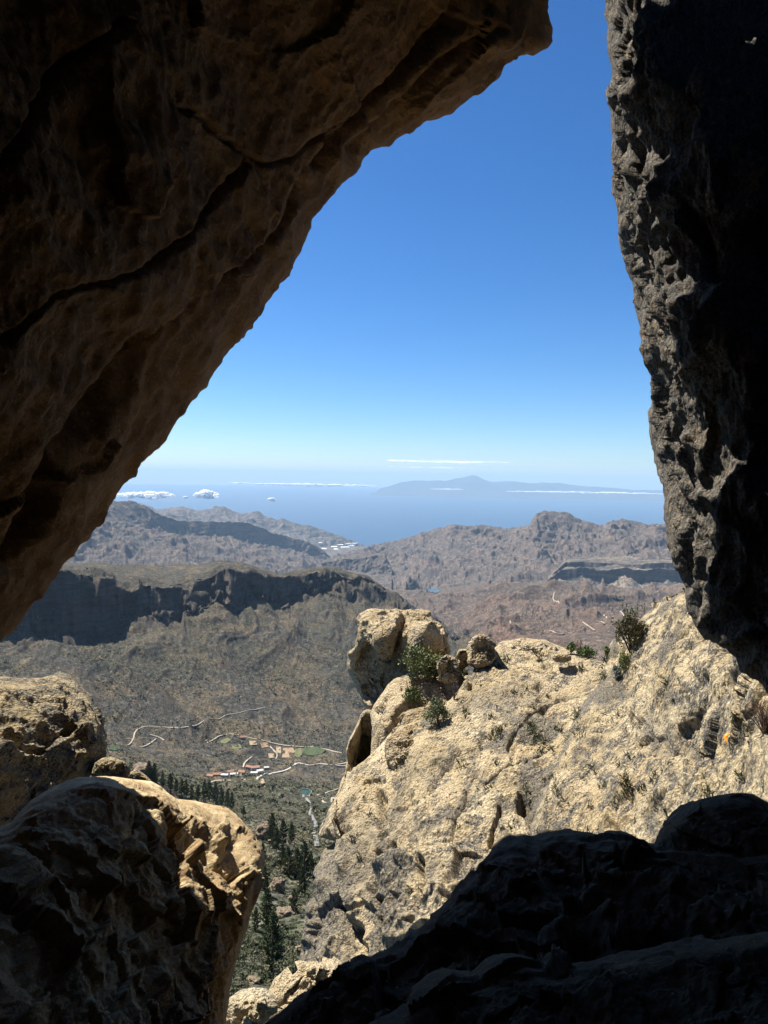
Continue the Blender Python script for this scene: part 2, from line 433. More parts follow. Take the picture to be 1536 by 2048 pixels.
# left massif
crC = [(100, 1000), (180, 998), (232, 1000), (262, 1003), (290, 1010), (305, 1022), (330, 1033), (360, 1040), (395, 1042), (440, 1043), (475, 1043), (505, 1049),
       (530, 1056), (545, 1066), (575, 1072), (605, 1078), (630, 1090), (650, 1103), (664, 1116), (700, 1128), (760, 1150)]
L = [[(60, 1190, 5600), (300, 1185, 6200), (500, 1180, 7000), (680, 1165, 8000), (760, 1185, 8200)],
     [(60, 1130, 6700), (200, 1130, 6800), (350, 1135, 7200), (500, 1140, 7900), (640, 1150, 8900), (760, 1172, 9100)],
     [(60, 1085, 7600), (200, 1082, 7900), (350, 1090, 8600), (500, 1100, 9600), (600, 1112, 10000), (660, 1130, 10100), (760, 1162, 9900)],
     [(60, 1045, 8300), (200, 1040, 8700), (350, 1058, 10000), (500, 1070, 10600), (600, 1092, 10900), (660, 1122, 10600), (760, 1158, 10300)],
     [(a, b, 9300+(a-100)*3.5) for a, b in crC],
     [(60, None, 13000, -1500), (400, None, 14500, SEA_Z-10), (760, None, 13500, SEA_Z-10)]]
mas_l, _ = loft('western_massif', L, -420, 750, 430, [10, 44, 44, 44, 12], disp_range(175, 1000, 71, 0.3, 3.75, ampd=45, terr=45), mas_m, dense=(120, 680))

# right massif with the table-topped peak
crR = [(600, 1130), (660, 1119), (700, 1103), (740, 1092), (775, 1084), (800, 1078), (835, 1068), (842, 1063), (880, 1056), (915, 1050), (945, 1053), (962, 1050), (990, 1054),
       (1015, 1056), (1045, 1053), (1058, 1050), (1067, 1036), (1072, 1028), (1090, 1022), (1115, 1023), (1135, 1025), (1150, 1032), (1165, 1039), (1190, 1047), (1207, 1050),
       (1225, 1043), (1250, 1038), (1275, 1045), (1300, 1048), (1325, 1050), (1360, 1040), (1420, 1052), (1520, 1060)]
L = [[(600, 1190, 7600), (760, 1205, 6400), (880, 1230, 5200), (960, 1255, 4600), (1100, 1215, 4800), (1300, 1210, 4800), (1520, 1215, 4700)],
     [(600, 1165, 8600), (760, 1180, 7200), (860, 1192, 6500), (950, 1200, 6000), (1100, 1170, 6100), (1300, 1165, 6000), (1520, 1165, 5900)],
     [(600, 1150, 9600), (760, 1140, 8600), (860, 1145, 7800), (1000, 1140, 7400), (1140, 1122, 7300), (1300, 1112, 7200), (1520, 1115, 7100)],
     [(600, 1140, 10400), (760, 1110, 9900), (900, 1095, 9000), (1060, 1085, 8400), (1140, 1088, 8100), (1250, 1086, 8000), (1520, 1090, 7900)],
     [(600, 1134, 10900), (760, 1098, 10700), (900, 1072, 10000), (1055, 1064, 9000), (1072, 1047, 8780), (1095, 1052, 8700), (1140, 1056, 8700), (1250, 1060, 8500), (1520, 1072, 8300)],
     [(a, b, 11800-(a-600)*3.6 if a < 1055 else 9250-(a-1055)*0.6) for a, b in crR],
     [(600, None, 14500, SEA_Z-10), (1520, None, 12500, SEA_Z-10)]]
mas_r, _ = loft('northern_massif', L, 610, 1850, 560, [10, 34, 46, 44, 44, 12], disp_range(170, 900, 83, 0.2, 4.75, ampd=35, terr=60), mas_m, dense=(640, 1380))

# low dark mesa in the middle distance
L = [[(640, 1165, 7600), (790, 1185, 7000)], [(640, 1142, 8600), (700, 1140, 8600), (790, 1152, 8400)],
     [(640, 1124, 8700), (690, 1118, 8720), (735, 1112, 8720), (770, 1110, 8700), (776, 1122, 8640), (790, 1148, 8450)],
     [(640, 1120, 9100), (690, 1112, 9100), (735, 1106, 9100), (768, 1105, 9100), (776, 1120, 9000), (790, 1146, 8700)],
     [(640, None, 9700, -1450), (790, None, 9500, -1500)]]
mesa_m, _ = loft('dark_mesa', L, 645, 786, 200, [20, 30, 14, 10], disp_range(30, 260, 87, 0.3, 3.0, ampd=40), mas_m)

# mesa with pale fields on top
def disp_mesa(P, S, az):
    P = P.copy(); r = radial(P); w = win(S, 0.7, 2.2, 0.3)
    P[..., :2] += (w*260*fbm(P/np.array([640, 640, 1500.]), 5, 91)+win(S, 2.75, 4.25, 0.2)*90*fbm(P/np.array([300, 300, 800.]), 5, 94))[..., None]*r
    P[..., 2] += win(S, 0, 1.3, 0.6)*(70*(ridged(P/np.array([330, 330, 900.]), 5, 92)-0.4))
    P[..., 2] += 6*fbm(P/60., 3, 93)+win(S, 0.6, 3.6, 0.5)*34*fbm(P/np.array([210., 210., 1e9]), 4, 96)
    return P
mesa_mat = mat_terrain('mesa rock', (0.095, 0.078, 0.064), (0.062, 0.056, 0.052), (0.035, 0.038, 0.028), (0.30, 0.24, 0.165), 5, bumpd=1.0, cover=0.3)
L = [[(1080, 1200, 5300), (1200, 1195, 5400), (1520, 1200, 5300)],
     [(1080, 1185, 5900), (1125, 1160, 6245), (1180, 1158, 6245), (1215, 1166, 6225), (1250, 1163, 6190), (1300, 1176, 6160), (1350, 1174, 6130), (1520, 1172, 6080)],
     [(1080, 1180, 5960), (1125, 1141, 6260), (1170, 1138, 6260), (1200, 1142, 6230), (1280, 1143, 6180), (1370, 1147, 6130), (1520, 1150, 6100)],
     [(1080, 1178, 6000), (1130, 1135, 6690), (1200, 1133, 6690), (1300, 1137, 6690), (1370, 1139, 6690), (1520, 1140, 6590)],
     [(1080, 1176, 6100), (1132, 1123, 6705), (1200, 1125, 6705), (1270, 1129, 6705), (1300, 1126, 6705), (1400, 1128, 6705), (1520, 1128, 6605)],
     [(1080, 1176, 6500), (1135, 1116, 7400), (1250, 1112, 7400), (1340, 1112, 7400), (1520, 1114, 7300)],
     [(1080, None, 8000, -1150), (1520, None, 8000, -1150)]]
def at_mesa(P, S): return {'tan': win(S, 3.9, 5.2, 0.1)*(fbm(P/np.array([420, 160, 900.]), 3, 95) > -0.05), 'green': 0*S, 'red': 0*S}
mesa_f, _ = loft('farmed_mesa', L, 1090, 1850, 260, [24, 22, 20, 14, 24, 10], disp_mesa, mesa_mat, at_mesa, dense=(1095, 1380))

# basin hills, brown and reddish, falling to the ravine
bas_m = mat_terrain('basin hills', (0.1009, 0.0749, 0.0586), (0.0781, 0.0618, 0.0508), (0.0326, 0.0338, 0.0228), (0.1432, 0.1074, 0.0749), 3.2, bumpd=1.2, cover=0.35, red=(0.1237, 0.0749, 0.0533))
def disp_basin(P, S, az):
    P = P.copy(); w = win(S, 0.15, 4.4, 0.5)
    q = P/560.; q = q+0.4*np.stack([fbm(q*0.8, 2, 101), fbm(q*0.8, 2, 102), 0*q[..., 0]], -1)
    g = ridged(q*np.array([1, 0.7, 0.0]), 7, 103, 0.56)-0.42
    P[..., 2] += w*(118*g+12*fbm(q*5, 4, 104))
    return P
def at_basin(P, S):
    b = np.exp(-((P[..., 0]/np.maximum(P[..., 1], 1)-0.17)/0.11)**2)
    return {'tan': 0*S, 'green': 0*S, 'red': np.clip(b*win(S, 0.3, 3.2, 0.8)*1.3, 0, 1)}
L = [[(700, 1330, 2900), (940, 1330, 2700), (1100, 1380, 2200), (1520, 1420, 1900)],
     [(700, 1290, 3500), (900, 1290, 3300), (945, 1290, 3200), (1020, 1290, 3000), (1200, 1310, 2700), (1520, 1330, 2500)],
     [(700, 1240, 4600), (850, 1245, 4200), (930, 1258, 3900), (1000, 1235, 3700), (1100, 1245, 3400), (1250, 1255, 3200), (1520, 1270, 3100)],
     [(700, 1215, 5400), (830, 1215, 5100), (920, 1228, 4700), (1000, 1200, 4600), (1100, 1200, 4300), (1200, 1205, 4100), (1290, 1215, 4000), (1520, 1235, 3900)],
     [(700, 1195, 6200), (840, 1192, 6000), (930, 1196, 5600), (1000, 1175, 5500), (1090, 1165, 5300), (1150, 1172, 5100), (1230, 1185, 5000), (1300, 1180, 5000), (1520, 1190, 4900)],
     [(700, 1180, 6900), (850, 1180, 6700), (1000, 1163, 6400), (1200, 1176, 5900), (1520, 1176, 5700)],
     [(700, None, 7800, -1420), (1520, None, 6600, -1380)]]
basin, _ = loft('basin_hills', L, 705, 1850, 500, [10, 52, 56, 44, 28, 8], disp_basin, bas_m, at_basin, dense=(740, 1380))

# ---- the near valley: our own slope, valley floor, opposite slope, cliff band, plateau
val_m = mat_terrain('valley slopes', (0.0674, 0.0606, 0.0512), (0.0525, 0.0484, 0.0438), (0.0215, 0.0269, 0.0162), (0.1683, 0.1211, 0.0674), 1.0, gs=0.42, bumpd=1.6, cover=0.6)
CT = [(-260, 1140, 1900), (0, 1140, 1900), (60, 1142, 1900), (100, 1138, 1910), (165, 1142, 1930), (205, 1148, 1950), (226, 1153, 1960), (232, 1172, 1975), (262, 1176, 2020), (278, 1168, 2010),
      (285, 1180, 2030), (330, 1182, 2060), (362, 1178, 2080), (378, 1168, 2120), (420, 1155, 2150), (445, 1140, 2170), (458, 1133, 2180), (500, 1143, 2230), (530, 1160, 2300),
      (560, 1158, 2400), (598, 1150, 2450), (625, 1143, 2480), (650, 1141, 2500), (685, 1150, 2550), (730, 1156, 2650), (760, 1175, 2700), (850, 1232, 2650), (940, 1290, 2500), (1100, 1380, 2200)]
CB = [(-260, 1262, 1840), (0, 1262, 1840), (80, 1262, 1850), (150, 1268, 1860), (205, 1270, 1870), (232, 1262, 1880), (240, 1240, 1900), (270, 1222, 1930), (300, 1232, 1940), (345, 1248, 1950), (362, 1250, 1960),
      (366, 1215, 2010), (400, 1205, 2060), (450, 1205, 2080), (475, 1212, 2100), (500, 1200, 2140), (530, 1206, 2220), (560, 1212, 2280), (583, 1216, 2300), (596, 1200, 2340), (640, 1195, 2390), (655, 1188, 2430), (690, 1172, 2500),
      (730, 1174, 2600), (760, 1186, 2660), (850, 1240, 2620), (940, 1296, 2470), (1100, 1386, 2180)]
_cx = [k[0] for k in CT]; _cd = [k[2] for k in CT]
CB = [(x, y-(9 if x > 380 else 0), float(np.interp(x, _cx, _cd))-12-(0 if x < 740 else 20)) for x, y, d in CB]
L = [[(-900, None, 26, -60), (700, None, 26, -60), (1300, None, 26, -60)],
     [(-900, 2300, 60), (200, 2300, 60), (700, 2300, 60), (1300, 2300, 60)],
     [(-900, 2010, 78), (200, 2000, 80), (560, 1990, 84), (1300, 2010, 84)],
     [(-900, 1880, 110), (300, 1850, 120), (560, 1850, 132), (1300, 1880, 130)],
     [(-900, 1760, 170), (300, 1720, 200), (560, 1750, 205), (700, 1770, 210), (1300, 1780, 200)],
     [(-900, 1640, 300), (250, 1610, 300), (400, 1640, 330), (500, 1665, 350), (620, 1680, 360), (700, 1680, 380), (1300, 1700, 380)],
     [(-900, 1580, 420), (250, 1566, 390), (330, 1585, 410), (420, 1604, 430), (480, 1625, 450), (560, 1628, 520), (640, 1640, 560), (1300, 1640, 560)],
     [(-900, 1575, 560), (250, 1572, 520), (330, 1590, 560), (420, 1600, 640), (500, 1590, 700), (560, 1592, 760), (640, 1603, 820), (760, 1600, 850), (1300, 1590, 850)],
     [(-900, 1530, 950), (250, 1530, 960), (420, 1566, 1000), (500, 1560, 1000), (600, 1583, 1010), (680, 1580, 1030), (1300, 1560, 1000)],
     [(-900, 1500, 1180), (250, 1505, 1220), (420, 1540, 1220), (510, 1545, 1210), (600, 1555, 1180), (700, 1550, 1200), (1300, 1520, 1150)],
     [(-900, 1460, 1330), (200, 1480, 1330), (400, 1490, 1370), (560, 1505, 1350), (640, 1500, 1360), (760, 1490, 1400), (1300, 1480, 1300)],
     [(-900, 1400, 1450), (0, 1415, 1450), (300, 1430, 1470), (560, 1445, 1520), (700, 1440, 1560), (860, 1430, 1600), (1300, 1450, 1500)],
     [(-900, 1330, 1620), (0, 1340, 1620), (300, 1350, 1650), (560, 1360, 1720), (700, 1360, 1800), (860, 1360, 1900), (1300, 1440, 1700)],
     [(-900, 1290, 1740), (0, 1295, 1740), (300, 1290, 1780), (460, 1275, 1880), (600, 1265, 2020), (700, 1262, 2150), (800, 1270, 2250), (900, 1305, 2200), (1100, 1400, 2000), (1300, 1460, 1800)],
     [(-900, 1262, 1840)]+CB+[(1300, 1470, 1900)],
     [(-900, 1140, 1900)]+CT+[(1300, 1466, 1930)],
     [(-900, 1136, 2050), (90, 1128, 2080), (240, 1150, 2130), (330, 1162, 2200), (400, 1145, 2270), (440, 1126, 2300), (500, 1134, 2350), (560, 1150, 2500), (640, 1136, 2600), (690, 1143, 2680), (735, 1152, 2760),
      (765, 1174, 2760), (850, 1231, 2700), (940, 1289, 2550), (1100, 1379, 2250), (1300, 1465, 1960)],
     [(-900, 1132, 2350), (90, 1126, 2350), (200, 1126, 2450), (300, 1133, 2550), (400, 1130, 2600), (422, 1125, 2560), (440, 1121, 2480), (470, 1124, 2500), (530, 1140, 2600), (560, 1148, 2700), (640, 1135, 2750), (670, 1134, 2750), (735, 1152, 2860),
      (765, 1176, 2860), (850, 1236, 2800), (940, 1294, 2650), (1100, 1384, 2350), (1300, 1465, 2060)],
     [(-900, None, 3300, -750), (300, None, 3400, -800), (600, None, 3600, -900), (1300, None, 3300, -1000)]]
NL = len(L); iCB, iCT = 14, 15
def disp_valley(P, S, az):
    P = P.copy(); D = np.hypot(P[..., 0], P[..., 1]); r = radial(P)
    # gullies running down the opposite slope
    w = win(S, 9.6, 15.0, 1.2)
    q = P*np.array([1/170., 1/520., 0]); q = q+0.45*np.stack([fbm(P/300., 3, 201), fbm(P/300., 3, 202), 0*D], -1)
    sh = q.copy(); sh[..., 0] += q[..., 1]*0.9
    g = ridged(sh, 6, 203, 0.55)-0.42
    g2 = ridged(np.stack([sh[..., 0]*3.1, sh[..., 1]*2.2, 0*D], -1)+0.5*g[..., None], 5, 206, 0.6)-0.42
    P[..., 2] += w*(24*g+7*g2+1.1*fbm(P/16., 4, 204)+0.7*fbm(P/6., 3, 205))
    # outcrops under the cliff
    oc = np.clip(fbm(P/np.array([62., 62., 1e9]), 4, 207)-0.22, 0, 1)
    P[..., 2] += win(S, 12.9, 14.3, 0.5)*oc*30
    # valley floor and our slope
    w2 = win(S, 6.2, 9.8, 1.0)
    P[..., 2] += w2*(16*(ridged(P/np.array([150., 210., 1e9]), 5, 211)-0.4)+3*fbm(P/24., 4, 212))
    w3 = win(S, 1.5, 6.4, 1.0); sc = np.clip(D/300., 0.15, 1.3)
    P[..., 2] += w3*sc*(9*fbm(P/np.array([55., 80., 1e9]), 5, 213)+1.6*fbm(P/7., 4, 214))
    # cliff: flutes, buttresses, ledges
    wc = win(S, iCB-0.15, iCT+0.25, 0.3)
    cw = fbm(P/np.array([160., 160., 1e9]), 3, 220)
    d = 46*cw+34*fbm(P/np.array([75., 75., 300.]), 5, 221)+22*soft(facets(P/np.array([48., 48., 60.]), 224)[0], 1)+16*(ridged(P/np.array([30., 30., 190.]), 4, 222)-0.4)+15*fbm(P/np.array([110., 110., 15.]), 4, 223)
    tf = np.clip((S-iCB)/(iCT-iCB), 0, 1)
    d = d-60*sstep_(fbm(P/np.array([95., 95., 45.])+7.3, 4, 229), 0.02, 0.30)*(1-tf)**1.2-22*sstep_(fbm(P/np.array([45., 45., 30.]), 3, 230), 0.05, 0.3)*(1-tf)
    P[..., :2] += (wc*d)[..., None]*r
    P[..., 2] += win(S, iCB-0.5, iCB+0.45, 0.4)*(34*fbm(P/np.array([130., 130., 1e9]), 3, 225)+6*fbm(P/np.array([36., 36., 1e9]), 3, 227))+win(S, iCT-0.35, iCT+0.4, 0.3)*(14*fbm(P/np.array([110., 110., 1e9]), 3, 226)+3*fbm(P/np.array([28., 28., 1e9]), 3, 228))
    # plateau
    wp = win(S, iCT+0.1, NL-1.6, 0.4)
    P[..., 2] += wp*(9*fbm(P/70., 5, 231)+2*fbm(P/14., 3, 232))
    return P
def at_valley(P, S):
    D = np.hypot(P[..., 0], P[..., 1])
    tn = win(S, 10.6, 14.1, 1.0)*np.clip(fbm(P/np.array([130., 330., 1e9]), 4, 241)*2.8+0.05, 0, 1)
    tn = np.maximum(tn, win(S, 6.6, 9.3, 0.6)*np.clip(fbm(P/60., 4, 242)*2.5, 0, 1)*0.9)
    tn = np.maximum(tn, win(S, 15.2, 17, 0.3)*0.12)
    gr = win(S, 2, 8.3, 0.6)*0.75+win(S, 12.0, 13.7, 0.6)*0.18*np.clip(1+2*fbm(P/160., 3, 243), 0, 2)
    return {'tan': tn, 'green': gr, 'red': 0*S}
valley, PV = loft('valley_terrain', L, -900, 1500, 580, [3, 6, 20, 24, 26, 28, 22, 14, 20, 22, 26, 32, 38, 30, 12, 52, 16, 14, 6][:NL-1], disp_valley, val_m, at_valley, dense=(-40, 980))

def bvh_of(o):
    n = len(o.data.vertices); co = np.empty(n*3, np.float32); o.data.vertices.foreach_get('co', co)
    m = len(o.data.polygons); ix = np.empty(m*4, np.int32); o.data.loops.foreach_get('vertex_index', ix)
    off = np.array(o.location)
    return BVHTree.FromPolygons([tuple(v) for v in (co.reshape(-1, 3)+off).tolist()], ix.reshape(-1, 4).tolist())
VB = bvh_of(valley)
def hit(px, py, trees=None):
    d = Vector(ray(px, py)).normalized(); best = None
    for b in (trees or [VB]):
        h = b.ray_cast(Vector((0, 0, 0)), d)
        if h[0] is not None and (best is None or h[3] < best[3]): best = h
    return best

# haze: the air between here and the island
t = NT('haze air'); v = t.n('VolumePrincipled')
v.inputs['Color'].default_value = HAZE_COLOR; v.inputs['Density'].default_value = HAZE_DENSITY
v.inputs['Anisotropy'].default_value = 0.0
t.l(v.outputs[0], t.out.inputs['Volume'])
X, Y0, Y1, Z0, Z1 = 121000, -121000, 121000, SEA_Z-40, 640
hv = np.array([(x, y, z) for z in (Z0, Z1) for y in (Y0, Y1) for x in (-X, X)], float)
hf = np.array([(0, 2, 3, 1), (4, 5, 7, 6), (0, 1, 5, 4), (2, 6, 7, 3), (0, 4, 6, 2), (1, 3, 7, 5)])
hz = obj_from('haze', mesh_from('haze', hv, hf, t.m, smooth=False)); tag(hz, kind='stuff')

# ------------------------------------------------------------------ near rocks
def depth_field(ctrl, sigma=1.0):
    """smooth thin-plate surface through (px, py, depth)"""
    c = np.array([(a/1000., b/1000.) for a, b, *_ in ctrl]); v = np.array([k[2] for k in ctrl], float); n = len(c)
    def phi(r): return np.where(r > 1e-9, r*r*np.log(np.maximum(r, 1e-9)), 0)
    r = np.linalg.norm(c[:, None]-c[None], axis=-1)
    A = np.zeros((n+3, n+3)); A[:n, :n] = phi(r)+np.eye(n)*0.002*sigma
    A[:n, n] = 1; A[:n, n+1:] = c; A[n, :n] = 1; A[n+1:, :n] = c.T
    w = np.linalg.solve(A, np.concatenate([v, [0, 0, 0]]))
    lo, hi = v.min()*0.8, v.max()*1.04
    def f(px, py):
        q = np.stack([px/1000., py/1000.], -1); s = q.shape[:-1]; q = q.reshape(-1, 2)
        out = np.zeros(len(q))
        for i in range(n): out += w[i]*phi(np.hypot(q[:, 0]-c[i, 0], q[:, 1]-c[i, 1]))
        out += w[n]+q[:, 0]*w[n+1]+q[:, 1]*w[n+2]
        return np.clip(out, lo, hi).reshape(s)
    return f

def resample(poly, n, dense=None):
    """closed outline resampled by arc length, the visible stretch more densely"""
    p = np.array(poly, float); q = np.vstack([p, p[:1]])
    seg = np.linalg.norm(np.diff(q, axis=0), axis=1)
    m = (q[1:]+q[:-1])/2
    inside = (m[:, 0] > -90) & (m[:, 0] < 1630) & (m[:, 1] > -90) & (m[:, 1] < 2140)
    wgt = seg*np.where(inside, 1.0, 0.12)
    cum = np.concatenate([[0], np.cumsum(wgt)]); t_ = np.linspace(0, cum[-1], n, endpoint=False)
    x = np.interp(t_, cum, q[:, 0]); y = np.interp(t_, cum, q[:, 1])
    return np.stack([x, y], 1)

def vnormals(P, wrap=True):
    if wrap:
        du = np.roll(P, -1, 1)-np.roll(P, 1, 1)
    else:
        du = np.gradient(P, axis=1)
    dv = np.gradient(P, axis=0)
    n = np.cross(du, dv); l = np.linalg.norm(n, axis=-1, keepdims=True)
    return n/np.maximum(l, 1e-9)

def rock(name, outline, center, ctrl, thick, edge, disp, mat, nt=600, nf=160, nb=14, ebias=1.6, attrfn=None, smooth_outline=1):
    """solid rock: traced outline at true distance, rounded rim, front face through ctrl depths, its own thickness behind.
    edge = (rim width in px, rim roundness in metres); disp(P, N, E) -> displaced points"""
    B = resample(outline, nt); c = np.array(center, float)
    for _ in range(smooth_outline): B = (np.roll(B, 1, 0)+2*B+np.roll(B, -1, 0))/4
    f = depth_field(ctrl)
    th = thick if callable(thick) else (lambda x, y: np.full(np.shape(x), float(thick)))
    s = np.linspace(0, 1, nf)**(1/ebias); s[0] = 0.004
    px = c[0]+s[:, None]*(B[:, 0]-c[0]); py = c[1]+s[:, None]*(B[:, 1]-c[1])
    L_ = np.linalg.norm(B-c, axis=1)
    e = (1-s)[:, None]*L_[None]                                    # px from the outline
    k = np.clip(1-e/edge[0], 0, 1)
    d = f(px, py)+edge[1]*(1-np.sqrt(np.clip(1-k**2.0, 0, 1)))
    front = ray(px, py)*d[..., None]
    sb = np.linspace(1, 0, nb+1)[1:]; sb[-1] = 0.004
    pxb = c[0]+sb[:, None]*(B[:, 0]-c[0]); pyb = c[1]+sb[:, None]*(B[:, 1]-c[1])
    kb = np.sqrt(np.clip(1-(sb[:, None]*np.ones(nt))**7, 0, 1))
    db = f(pxb, pyb)+edge[1]+th(pxb, pyb)*(0.35+0.65*kb)
    back = ray(pxb, pyb)*np.maximum(db, d[-1][None]*0+0.1)[..., None]
    P = np.concatenate([front, back], 0)
    N = vnormals(P)
    cc = P[:nf].mean((0, 1))
    if (N[nf//2]*(-P[nf//2])).sum(-1).mean() < 0: N = -N; flip = True
    else: flip = False
    E = np.concatenate([e, np.zeros((nb, nt))], 0)
    PX = np.concatenate([px, pxb]); PY = np.concatenate([py, pyb])
    P = disp(P, N, E, PX, PY)
    fc = grid_faces(nf+nb, nt, True)
    if flip: fc = fc[:, ::-1]
    at = attrfn(P, PX, PY) if attrfn else None
    caps = []
    me = mesh_from(name, P, fc, mat, attrs=at)
    return obj_from(name, me, recenter=True), P

def sstep(x, a, b):
    t_ = np.clip((x-a)/(b-a), 0, 1); return t_*t_*(3-2*t_)

def crack(PX, PY, pts, w):
    """distance in px to a polyline, turned into a 0..1 groove"""
    best = np.full(PX.shape, 1e9)
    for (x0, y0), (x1, y1) in zip(pts[:-1], pts[1:]):
        vx, vy = x1-x0, y1-y0; L2 = vx*vx+vy*vy
        u = np.clip(((PX-x0)*vx+(PY-y0)*vy)/L2, 0, 1)
        best = np.minimum(best, np.hypot(PX-x0-u*vx, PY-y0-u*vy))
    return np.exp(-(best/w)**2)

# ---- overhanging slab, left and above
slab_edge = [(1098, -60), (1100, 0), (1104, 30), (1107, 60), (1106, 88), (1097, 101), (1075, 112), (1050, 117), (1022, 124), (1012, 133), (1000, 155), (985, 176), (965, 187),
  (945, 200), (930, 212), (905, 226), (880, 240), (858, 243), (820, 265), (780, 292), (745, 308), (733, 325), (722, 345), (700, 362), (680, 380), (672, 395), (655, 412), (640, 428),
  (628, 440), (622, 460), (605, 485), (597, 510), (588, 525), (570, 560), (550, 595), (528, 620), (523, 633), (505, 650), (485, 675), (455, 705), (440, 740), (415, 778), (380, 812), (360, 837), (340, 872),
  (310, 905), (275, 945), (245, 990), (215, 1035), (180, 1080), (140, 1130), (90, 1190), (45, 1240), (0, 1290), (-60, 1350), (-250, 1560)]
slab_out = slab_edge+[(-1200, 1900), (-3000, 1500), (-3400, -200), (-3200, -2600), (-200, -3600), (1500, -3200), (1220, -700), (1130, -300)]
slab_ctrl = [(1100, 0, 5.2), (1000, 150, 5.2), (740, 310, 4.7), (590, 530, 4.3), (450, 720, 4.0), (300, 915, 3.7), (180, 1080, 3.4), (0, 1290, 3.1), (-250, 1560, 2.8),
             (700, 0, 3.6), (450, 250, 3.0), (300, 600, 2.6), (100, 900, 2.4), (0, 0, 1.75), (0, 600, 1.85), (-400, 300, 1.3), (-300, 1200, 2.3), (-1200, 800, 1.3), (-3000, 0, 1.3),
             (-800, -1500, 1.8), (500, -1200, 2.8), (1200, -1200, 4.2), (1300, -3000, 3.0), (-2800, -2500, 1.6)]
slab_cracks = [([(360, 215), (400, 225), (440, 262), (485, 300), (495, 330), (460, 375), (420, 430), (380, 480), (330, 530), (250, 575), (130, 605), (60, 640), (0, 680)], 5.25, 0.055),
               ([(495, 310), (540, 330), (590, 320), (620, 290), (700, 240)], 3.75, 0.033),
               ([(640, 330), (660, 290), (740, 215), (800, 170), (900, 60), (920, 0)], 9.75, 0.066),
               ([(600, 370), (570, 450), (520, 510), (450, 560)], 6, 0.050),
               ([(0, 330), (60, 260), (150, 130), (260, 40)], 9, 0.055),
               ([(300, 700), (220, 820), (130, 930), (60, 1060), (20, 1130)], 19.5, 0.110),
               ([(1000, 60), (900, 120), (840, 190), (700, 300)], 9, 0.050)]
def disp_slab(P, N, E, PX, PY):
    a = 0.08*fbm(P*np.array([0.7, 0.7, 0.7]), 4, 301)
    q = P@np.array([[0.8, 0.0, 0.6], [0, 1, 0], [-0.6, 0, 0.8]]).T
    s1, g1 = facets(q*np.array([0.7, 1.0, 1.6]), 302)
    b = 0.035*s1+0.026*fbm(q*np.array([1.6, 3, 6]), 5, 303)+0.016*fbm(P*11, 4, 304)+0.028*(ridged(q*np.array([0.5, 1.2, 2.6]), 4, 309)-0.5)
    rim = np.clip(1-E/260, 0, 1)
    tot = a*np.clip(E/200, 0.25, 1)+b*np.clip(E/90, 0.35, 1)+rim*0.05*(ridged(q*np.array([1.5, 3, 4.5]), 4, 305)-0.5)
    for pts, w, dp in slab_cracks:
        wob = 9*fbm(np.stack([PX/40, PY/40, 0*PX], -1), 3, 306)
        tot = tot-dp*crack(PX+wob, PY-wob, pts, w)
    return P+N*tot[..., None]
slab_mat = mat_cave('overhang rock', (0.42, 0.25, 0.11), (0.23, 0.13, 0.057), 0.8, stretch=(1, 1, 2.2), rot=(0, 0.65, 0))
slab_back = depth_field([(1100, 60, 6.2), (950, 120, 6.3), (900, 60, 6.6), (980, 170, 6.3), (800, 100, 7.1), (750, 300, 7.5), (600, 520, 7.1), (500, 500, 7.1), (450, 700, 6.5), (300, 900, 5.6), (81, 969, 6.0), (130, 1129, 5.75), (135, 873, 5.8), (200, 1080, 5.3), (0, 1290, 5.2), (86, 725, 5.8), (42, 589, 6.0), (-20, 780, 5.7), (0, 450, 6.2), (0, 250, 6.4), (400, 100, 7.6),
  (650, 200, 7.6), (850, -50, 7.0), (900, -200, 6.8), (1000, -100, 6.3), (800, -300, 7.1), (1100, -500, 6.8), (-250, 1560, 4.8), (-1200, 800, 5), (-2800, 500, 4.5), (-1200, -1800, 6), (-200, -3200, 6), (1300, -3000, 6)])
slab_front = depth_field(slab_ctrl)
def slab_thick(x, y): return np.maximum(slab_back(x, y)-slab_front(x, y)-0.5, 0.5)
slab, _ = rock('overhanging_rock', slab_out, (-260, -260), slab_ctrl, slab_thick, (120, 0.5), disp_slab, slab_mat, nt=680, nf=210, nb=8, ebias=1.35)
tag(slab, 'huge brown overhanging rock slab filling the upper left, shading the opening', 'rock')

